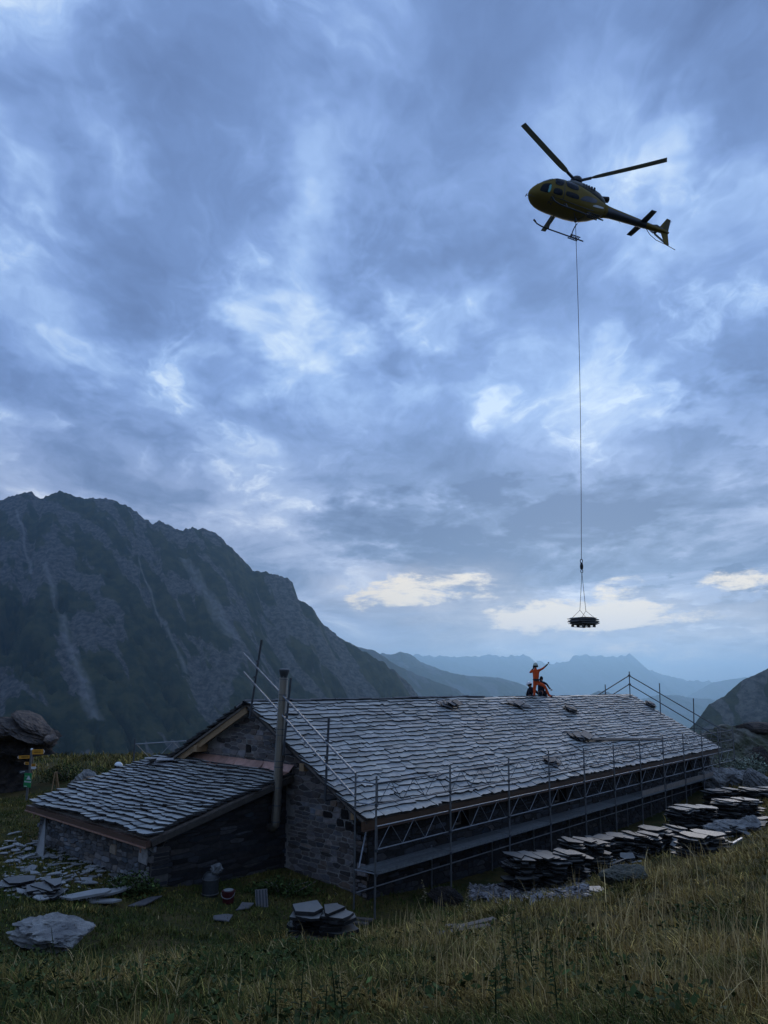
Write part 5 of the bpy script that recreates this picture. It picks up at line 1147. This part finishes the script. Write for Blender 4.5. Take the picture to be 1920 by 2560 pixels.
for (a_, b_, lab) in (((1730, 2136), (1748, 2128), 'short bright metal strip by the grass edge stack'), ((1747, 2124), (1788, 2134), 'long bright metal strip by the grass edge stack'), ((1828, 2125), (1856, 2108), 'bright metal strip at the upper end of the grass edge')):
    p, q = gp(*a_), gp(*b_); tag(one('metal_strip', beam(p + ZV * .16, q + ZV * .16, .07, .04), M['white'], None, .45), lab, 'strip')
tag(one('copper_offcut', prism([at(x, y, 26.6) for x, y in ((117, 1992), (134, 1987), (136, 1991), (118, 1995))], ZV, .02), M['copper'], None, 1.5), 'copper offcut lying behind the annex roof edge', 'offcut')

# ------------------------------------------------------------------ vegetation
def fast_mesh(name, V, quads, tris, mt, tint, label, kind='stuff'):
    me = bpy.data.meshes.new(name); me.vertices.add(len(V)); me.vertices.foreach_set('co', V.astype(np.float32).ravel())
    nq, nt = len(quads), len(tris); me.loops.add(nq * 4 + nt * 3); me.polygons.add(nq + nt)
    me.loops.foreach_set('vertex_index', np.concatenate([quads.ravel(), tris.ravel()]).astype(np.int32))
    me.polygons.foreach_set('loop_start', np.concatenate([np.arange(nq) * 4, nq * 4 + np.arange(nt) * 3]).astype(np.int32))
    me.update(calc_edges=True); ca = me.color_attributes.new('tint', 'FLOAT_COLOR', 'POINT'); ca.data.foreach_set('color', np.concatenate([tint, np.ones((len(V), 1))], 1).astype(np.float32).ravel())
    me.materials.append(M[mt]); o = bpy.data.objects.new(name, me); COL.objects.link(o); return tag(o, label, None, None, kind)
def blades(base, dirxy, L, lean, width, col, name, label, rs, mt='grass', curl=1.):
    n = len(base); d = np.stack([np.cos(dirxy), np.sin(dirxy), 0 * dirxy], 1); sd_ = np.stack([-np.sin(dirxy + rs.normal(0, .8, n)), np.cos(dirxy), 0 * dirxy], 1)
    V = np.zeros((n, 7, 3)); ks = (0, .4, .75, 1.)
    for i, k in enumerate(ks):
        off = lean * (k ** (1 + curl)) ; hz = np.sqrt(np.clip(1 - np.clip(lean, 0, .98) ** 2 * k, .05, 1)) * k
        p = base + d * (L * off)[:, None] + np.array([0, 0, 1.]) * (L * hz)[:, None]
        wv_ = width * (1 - .75 * k)
        if i < 3: V[:, 2 * i] = p - sd_ * wv_[:, None] / 2; V[:, 2 * i + 1] = p + sd_ * wv_[:, None] / 2
        else: V[:, 6] = p
    b = (np.arange(n) * 7)[:, None]; qd = np.concatenate([b + np.array([[0, 1, 3, 2]]), b + np.array([[2, 3, 5, 4]])]); tr = b + np.array([[4, 5, 6]])
    sh = np.array([.55, .55, .85, .85, 1., 1., 1.15])
    T = col[:, None, :] * np.ones(7)[None, :, None]
    return fast_mesh(name, V.reshape(-1, 3), qd, tr, mt, T.reshape(-1, 3), label)
def in_house(x, y, pad=0.):
    s, t = (x - O0[0]) * U[0] + (y - O0[1]) * U[1], (x - O0[0]) * Wd[0] + (y - O0[1]) * Wd[1]
    return ((s > .5 - pad) & (s < 27.6 + pad) & (t < -.4 + pad) & (t > -10.4 - pad)) | ((s > -3.75 - pad) & (s < 1) & (t < -3.65 + pad) & (t > -10.3 - pad))
def grass(nt=21000, nb=13, seed=4):
    rs = np.random.default_rng(seed)
    r = 3.6 * (52 / 3.6) ** (rs.random(nt) ** .92); a = rs.uniform(-.66, .62, nt); x, y = r * np.sin(a), r * np.cos(a)
    ok = ~in_house(x, y, .05)
    s, t = (x - O0[0]) * U[0] + (y - O0[1]) * U[1], (x - O0[0]) * Wd[0] + (y - O0[1]) * Wd[1]
    ok &= ~((s > .3) & (s < 28) & (t > -1) & (t < .9 + .5 * rs.random(nt)))
    for (kx, ky, kr) in KEEP: ok &= (x - kx) ** 2 + (y - ky) ** 2 > kr * kr
    x, y, r, s, t = x[ok], y[ok], r[ok], s[ok], t[ok]; n = len(x)
    near = (s > -9) & (s < 2) & (t > -14) & (t < .8)          # trodden short grass round the annex and gable
    lawn = (x < -4) & (y > 17)
    dist_b = np.clip((15.5 - y + .10 * x) / 3., 0, 1)
    dry = .42 + 1.35 * fbm(x * .42 + 3, y * .42, 4, 21) + .12 * np.clip(x, -4, 6) / 2.
    dry = np.where(near & ~lawn, dry - .5, dry); dry = np.clip(np.where(lawn, .35 + .5 * fbm(x * .8, y * .8, 3, 5), dry), 0, 1)
    Lt = (.13 + .18 * np.clip(fbm(x * .6, y * .6, 3, 31) + .3, 0, 1)) * np.where(near | lawn, .45, 1.) * rs.uniform(.7, 1.25, n)
    Lt = np.where(y > 32, .30, Lt)
    # blades
    k = nb; X = np.repeat(np.arange(n), k); m = len(X); sp = np.repeat((.035 + .0075 * r) * rs.lognormal(0, .35, n), k)
    ang = rs.uniform(0, 2 * math.pi, m); rad = np.abs(rs.normal(0, 1, m)) * sp; bx, by = x[X] + np.cos(ang) * rad, y[X] + np.sin(ang) * rad
    bz = H(bx, by) - .02; wind = 2.6 + 3.5 * pn(bx * .5, by * .5, 77)
    dirv = np.where(rs.random(m) < .55, ang + rs.normal(0, .5, m), wind + rs.normal(0, .6, m))
    L = Lt[X] * rs.uniform(.55, 1.35, m); lean = np.clip(rs.beta(2.8, 1.6, m) * 1.05, 0, .98); wid = (.004 + .0011 * r[X]) * rs.uniform(.6, 1.4, m)
    d = dry[X] + rs.normal(0, .22, m); d = np.clip(d, 0, 1)[:, None]
    col = (1 - d) * np.array([[.040, .056, .011]]) + d * np.array([[.285, .19, .055]]); col = col * (rs.lognormal(0, .38, m) * np.repeat(rs.lognormal(-.05, .38, n), k))[:, None]
    straw = rs.random(m) < np.where((near | lawn)[X], .008, .035); col[straw] = np.array([.48, .35, .16]) * rs.uniform(.7, 1.2, straw.sum())[:, None]
    blades(np.stack([bx, by, bz], 1), dirv, L, lean, wid, col, 'grass', 'dry tufted alpine grass covering the slope', rs)
    # close green turf round the annex and gable
    nq = 15000; ts = rs.uniform(-11, 4, nq); tt = rs.uniform(-18, 3.2, nq); tx, ty = O0[0] + U[0] * ts + Wd[0] * tt, O0[1] + U[1] * ts + Wd[1] * tt
    okt = ~in_house(tx, ty, .02)
    for (kx, ky, kr) in KEEP: okt &= (tx - kx) ** 2 + (ty - ky) ** 2 > kr * kr
    tx, ty = tx[okt], ty[okt]; X2 = np.repeat(np.arange(len(tx)), 6); m2 = len(X2); bx = tx[X2] + rs.normal(0, .09, m2); by = ty[X2] + rs.normal(0, .09, m2)
    d2 = np.clip(.22 + .9 * fbm(bx * .8, by * .8, 3, 61) + rs.normal(0, .15, m2), 0, 1)[:, None]; c2 = ((1 - d2) * np.array([[.042, .062, .012]]) + d2 * np.array([[.20, .15, .045]])) * rs.lognormal(0, .35, m2)[:, None]
    blades(np.stack([bx, by, H(bx, by) - .01], 1), rs.uniform(0, 6.3, m2), rs.uniform(.05, .15, m2), np.clip(rs.beta(2, 2, m2), 0, .95), rs.uniform(.012, .024, m2), c2, 'turf', 'short green turf round the annex and the gable foot', rs)
    # tall bleached stalks
    q = rs.random(n) < np.clip((dry - .5) * .6, 0, .35) * (~near) * (~lawn) * (r < 22); ii = np.repeat(np.nonzero(q)[0], 3); m = len(ii)
    bx = x[ii] + rs.normal(0, .12, m); by = y[ii] + rs.normal(0, .12, m); col = np.array([[.44, .31, .135]]) * rs.lognormal(0, .3, m)[:, None]
    blades(np.stack([bx, by, H(bx, by) - .02], 1), rs.uniform(0, 6.3, m), rs.uniform(.32, .75, m) * np.where(x[ii] > .5, 1., .7), np.clip(rs.beta(1.4, 4, m), 0, .9), (.0035 + .0007 * r[ii]), col, 'grass_stalks', 'tall bleached grass stalks standing above the tufts', rs)
grass()
def leaves(n, pos, size, col, mt, name, label, rs, kind='stuff', up_=.6):
    nv = rs.normal(0, 1, (n, 3)); nv[:, 2] = np.abs(nv[:, 2]) + up_; nv /= np.linalg.norm(nv, axis=1)[:, None]; a = np.cross(nv, rs.normal(size=(n, 3))); a /= np.linalg.norm(a, axis=1)[:, None]; b = np.cross(nv, a); s_ = size[:, None]
    V = np.stack([pos - a * s_, pos + b * s_ * .5 + nv * s_ * .12, pos + a * s_, pos - b * s_ * .5 + nv * s_ * .12], 1); q = (np.arange(n) * 4)[:, None]
    return fast_mesh(name, V.reshape(-1, 3), q + np.array([[0, 1, 2, 3]]), np.zeros((0, 3), int), mt, (col[:, None, :] * np.ones(4)[None, :, None]).reshape(-1, 3), label, kind)
rs = np.random.default_rng(8)
def cover():
    n = 15000; r = rs.uniform(4.2, 14, n); a = rs.uniform(-.64, .6, n); x, y = r * np.sin(a), r * np.cos(a); m = (fbm(x * .7 + 9, y * .7, 3, 91) + np.where(x < -1.2, .30, 0) > .18); x, y = x[m], y[m]; n = len(x)
    col = np.array([[1., 1., 1.]]) * rs.lognormal(0, .35, n)[:, None]
    leaves(n, np.stack([x, y, H(x, y) + rs.uniform(.03, .22, n)], 1), rs.uniform(.02, .055, n), col, 'leaf_dark', 'ground_cover', 'low dark green leaves between the grass tufts', rs)
cover()
def bush(name, label, c, rx, ry, rz, n, size, mt, seed, stems=7, cat='bush'):
    r = np.random.default_rng(seed); root = empty(name, c, label, cat); d = r.normal(size=(n, 3)); d /= np.linalg.norm(d, axis=1)[:, None]; k = r.random(n) ** .45
    p = d * k[:, None] * [rx, ry, rz]; p[:, 2] = np.abs(p[:, 2]) ; nn = fbm(p[:, 0] * 2.5 / rx + seed, p[:, 2] * 2.5 / rz + p[:, 1] * 2 / ry, 3, seed); p = p * (1 + .35 * nn)[:, None]; keep = nn > -.28; p = p[keep]
    o = leaves(len(p), p, r.uniform(.6, 1.3, len(p)) * size, np.ones((len(p), 3)) * r.lognormal(0, .4, len(p))[:, None], mt, 'foliage', None, r, None, .3); o.parent = root
    for i in range(stems):
        e = np.asarray(c) + r.normal(0, .4, 3) * [rx, ry, 0] + ZV * rz * .7; one('stem', tube([np.asarray(c) - ZV * .05, (np.asarray(c) + e) / 2 + r.normal(0, .05, 3), e], [.02, .014, .006], 5), M['timber_grey'], root)
def gl(px, py, Y): q = at(px, py, Y); q[2] = H1(q[0], q[1]) - .05; return q
q = gp(1825, 1942, 20.); bush('bush', 'pale leaved bush below the mossy outcrop, left one', q - ZV * .1, 1.3, .9, 1.1, 2600, .07, 'leaf_pale', 1)
q = gp(1885, 1940, 20.); bush('bush', 'pale leaved bush below the mossy outcrop, right one', q - ZV * .1, 1.2, .9, 1.2, 2600, .07, 'leaf_pale', 2)
q = gl(165, 1960, 33.); bush('bush', 'dark low bush under the grassy bank behind the signpost', q, 1.3, .9, .75, 2000, .05, 'leaf_dark', 3)
q = gl(250, 1950, 34.); bush('bush', 'dark low bush beside the helmeted worker behind the annex', q, .8, .6, .45, 900, .05, 'leaf_dark', 4)
q = gp(330, 2235); bush('bush', 'dark green nettle patch at the annex corner', q, .7, .5, .45, 1400, .045, 'leaf_dark', 5)
q = gp(700, 2235); bush('bush', 'dark green weed patch along the gable foot', q, 1.0, .4, .4, 1400, .045, 'leaf_dark', 6)
def weed(px, pyb, hpx, seed, label, group, mt='leaf_dark', leaf=.05):
    r = np.random.default_rng(seed); b = gp(px, min(pyb, 2585)); sc = FPX / b[1]; h = hpx / sc; root = empty('weed', b, label, 'weed', group); lean = r.normal(0, .10, 2)
    pts = [b + np.array([lean[0] * k * k * h, lean[1] * k * k * h, h * k]) for k in np.linspace(0, 1, 6)]; pts[0] = pts[0] - ZV * .03
    one('stem', tube(pts, [.008, .007, .006, .005, .004, .002], 5), M[mt], root, .7)
    mb = MB(); n = int(12 + h * 22)
    for i in range(n):
        k = .2 + .8 * i / n; p = pts[0] + (pts[-1] - pts[0]) * k; p = b + np.array([lean[0] * k * k * h, lean[1] * k * k * h, h * k]); a_ = r.uniform(0, 6.3); l_ = leaf * (1.35 - k) * r.uniform(.7, 1.5) * 1.3
        d = np.array([math.cos(a_), math.sin(a_), r.uniform(-.5, .4)]); s_ = np.array([-math.sin(a_), math.cos(a_), 0]); m_ = p + d * l_ * .5 + ZV * .01
        mb.add(([p, m_ + s_ * l_ * .28, p + d * l_, m_ - s_ * l_ * .28], [(0, 1, 2, 3)]), r.uniform(.5, 1.5))
    mb.build('leaf_cluster', M[mt], root, kind='stuff')
for i, (px, pb, h) in enumerate(((840, 2585, 190), (858, 2585, 120), (812, 2585, 110), (750, 2585, 150), (665, 2580, 170), (690, 2585, 110), (1270, 2520, 150), (1300, 2500, 190), (1335, 2520, 170), (1255, 2460, 130), (1365, 2480, 150), (1310, 2430, 130), (1395, 2560, 160), (1240, 2560, 140), (700, 2350, 70), (720, 2362, 60), (690, 2370, 70))):
    weed(px, pb, h, 40 + i, 'dark leafy weed standing up through the foreground grass', 'leafy weeds in the foreground')
weed(133, 2470, 130, 60, 'thin dark seed spike in front of the pale layered rock', None, 'leaf_dark', .02); weed(95, 2560, 150, 61, 'dark seed spike near the bottom left corner', None, 'leaf_dark', .025)
weed(1062, 2265, 62, 62, 'pale dry seed stalk against the dark wall by the black rock', None, 'stalk', .07); weed(1170, 2300, 70, 63, 'pale dry seed stalk above the weathered planks', None, 'stalk', .05); weed(1425, 2260, 60, 64, 'pale dry stalk in front of the tall slate stack', None, 'stalk', .06)
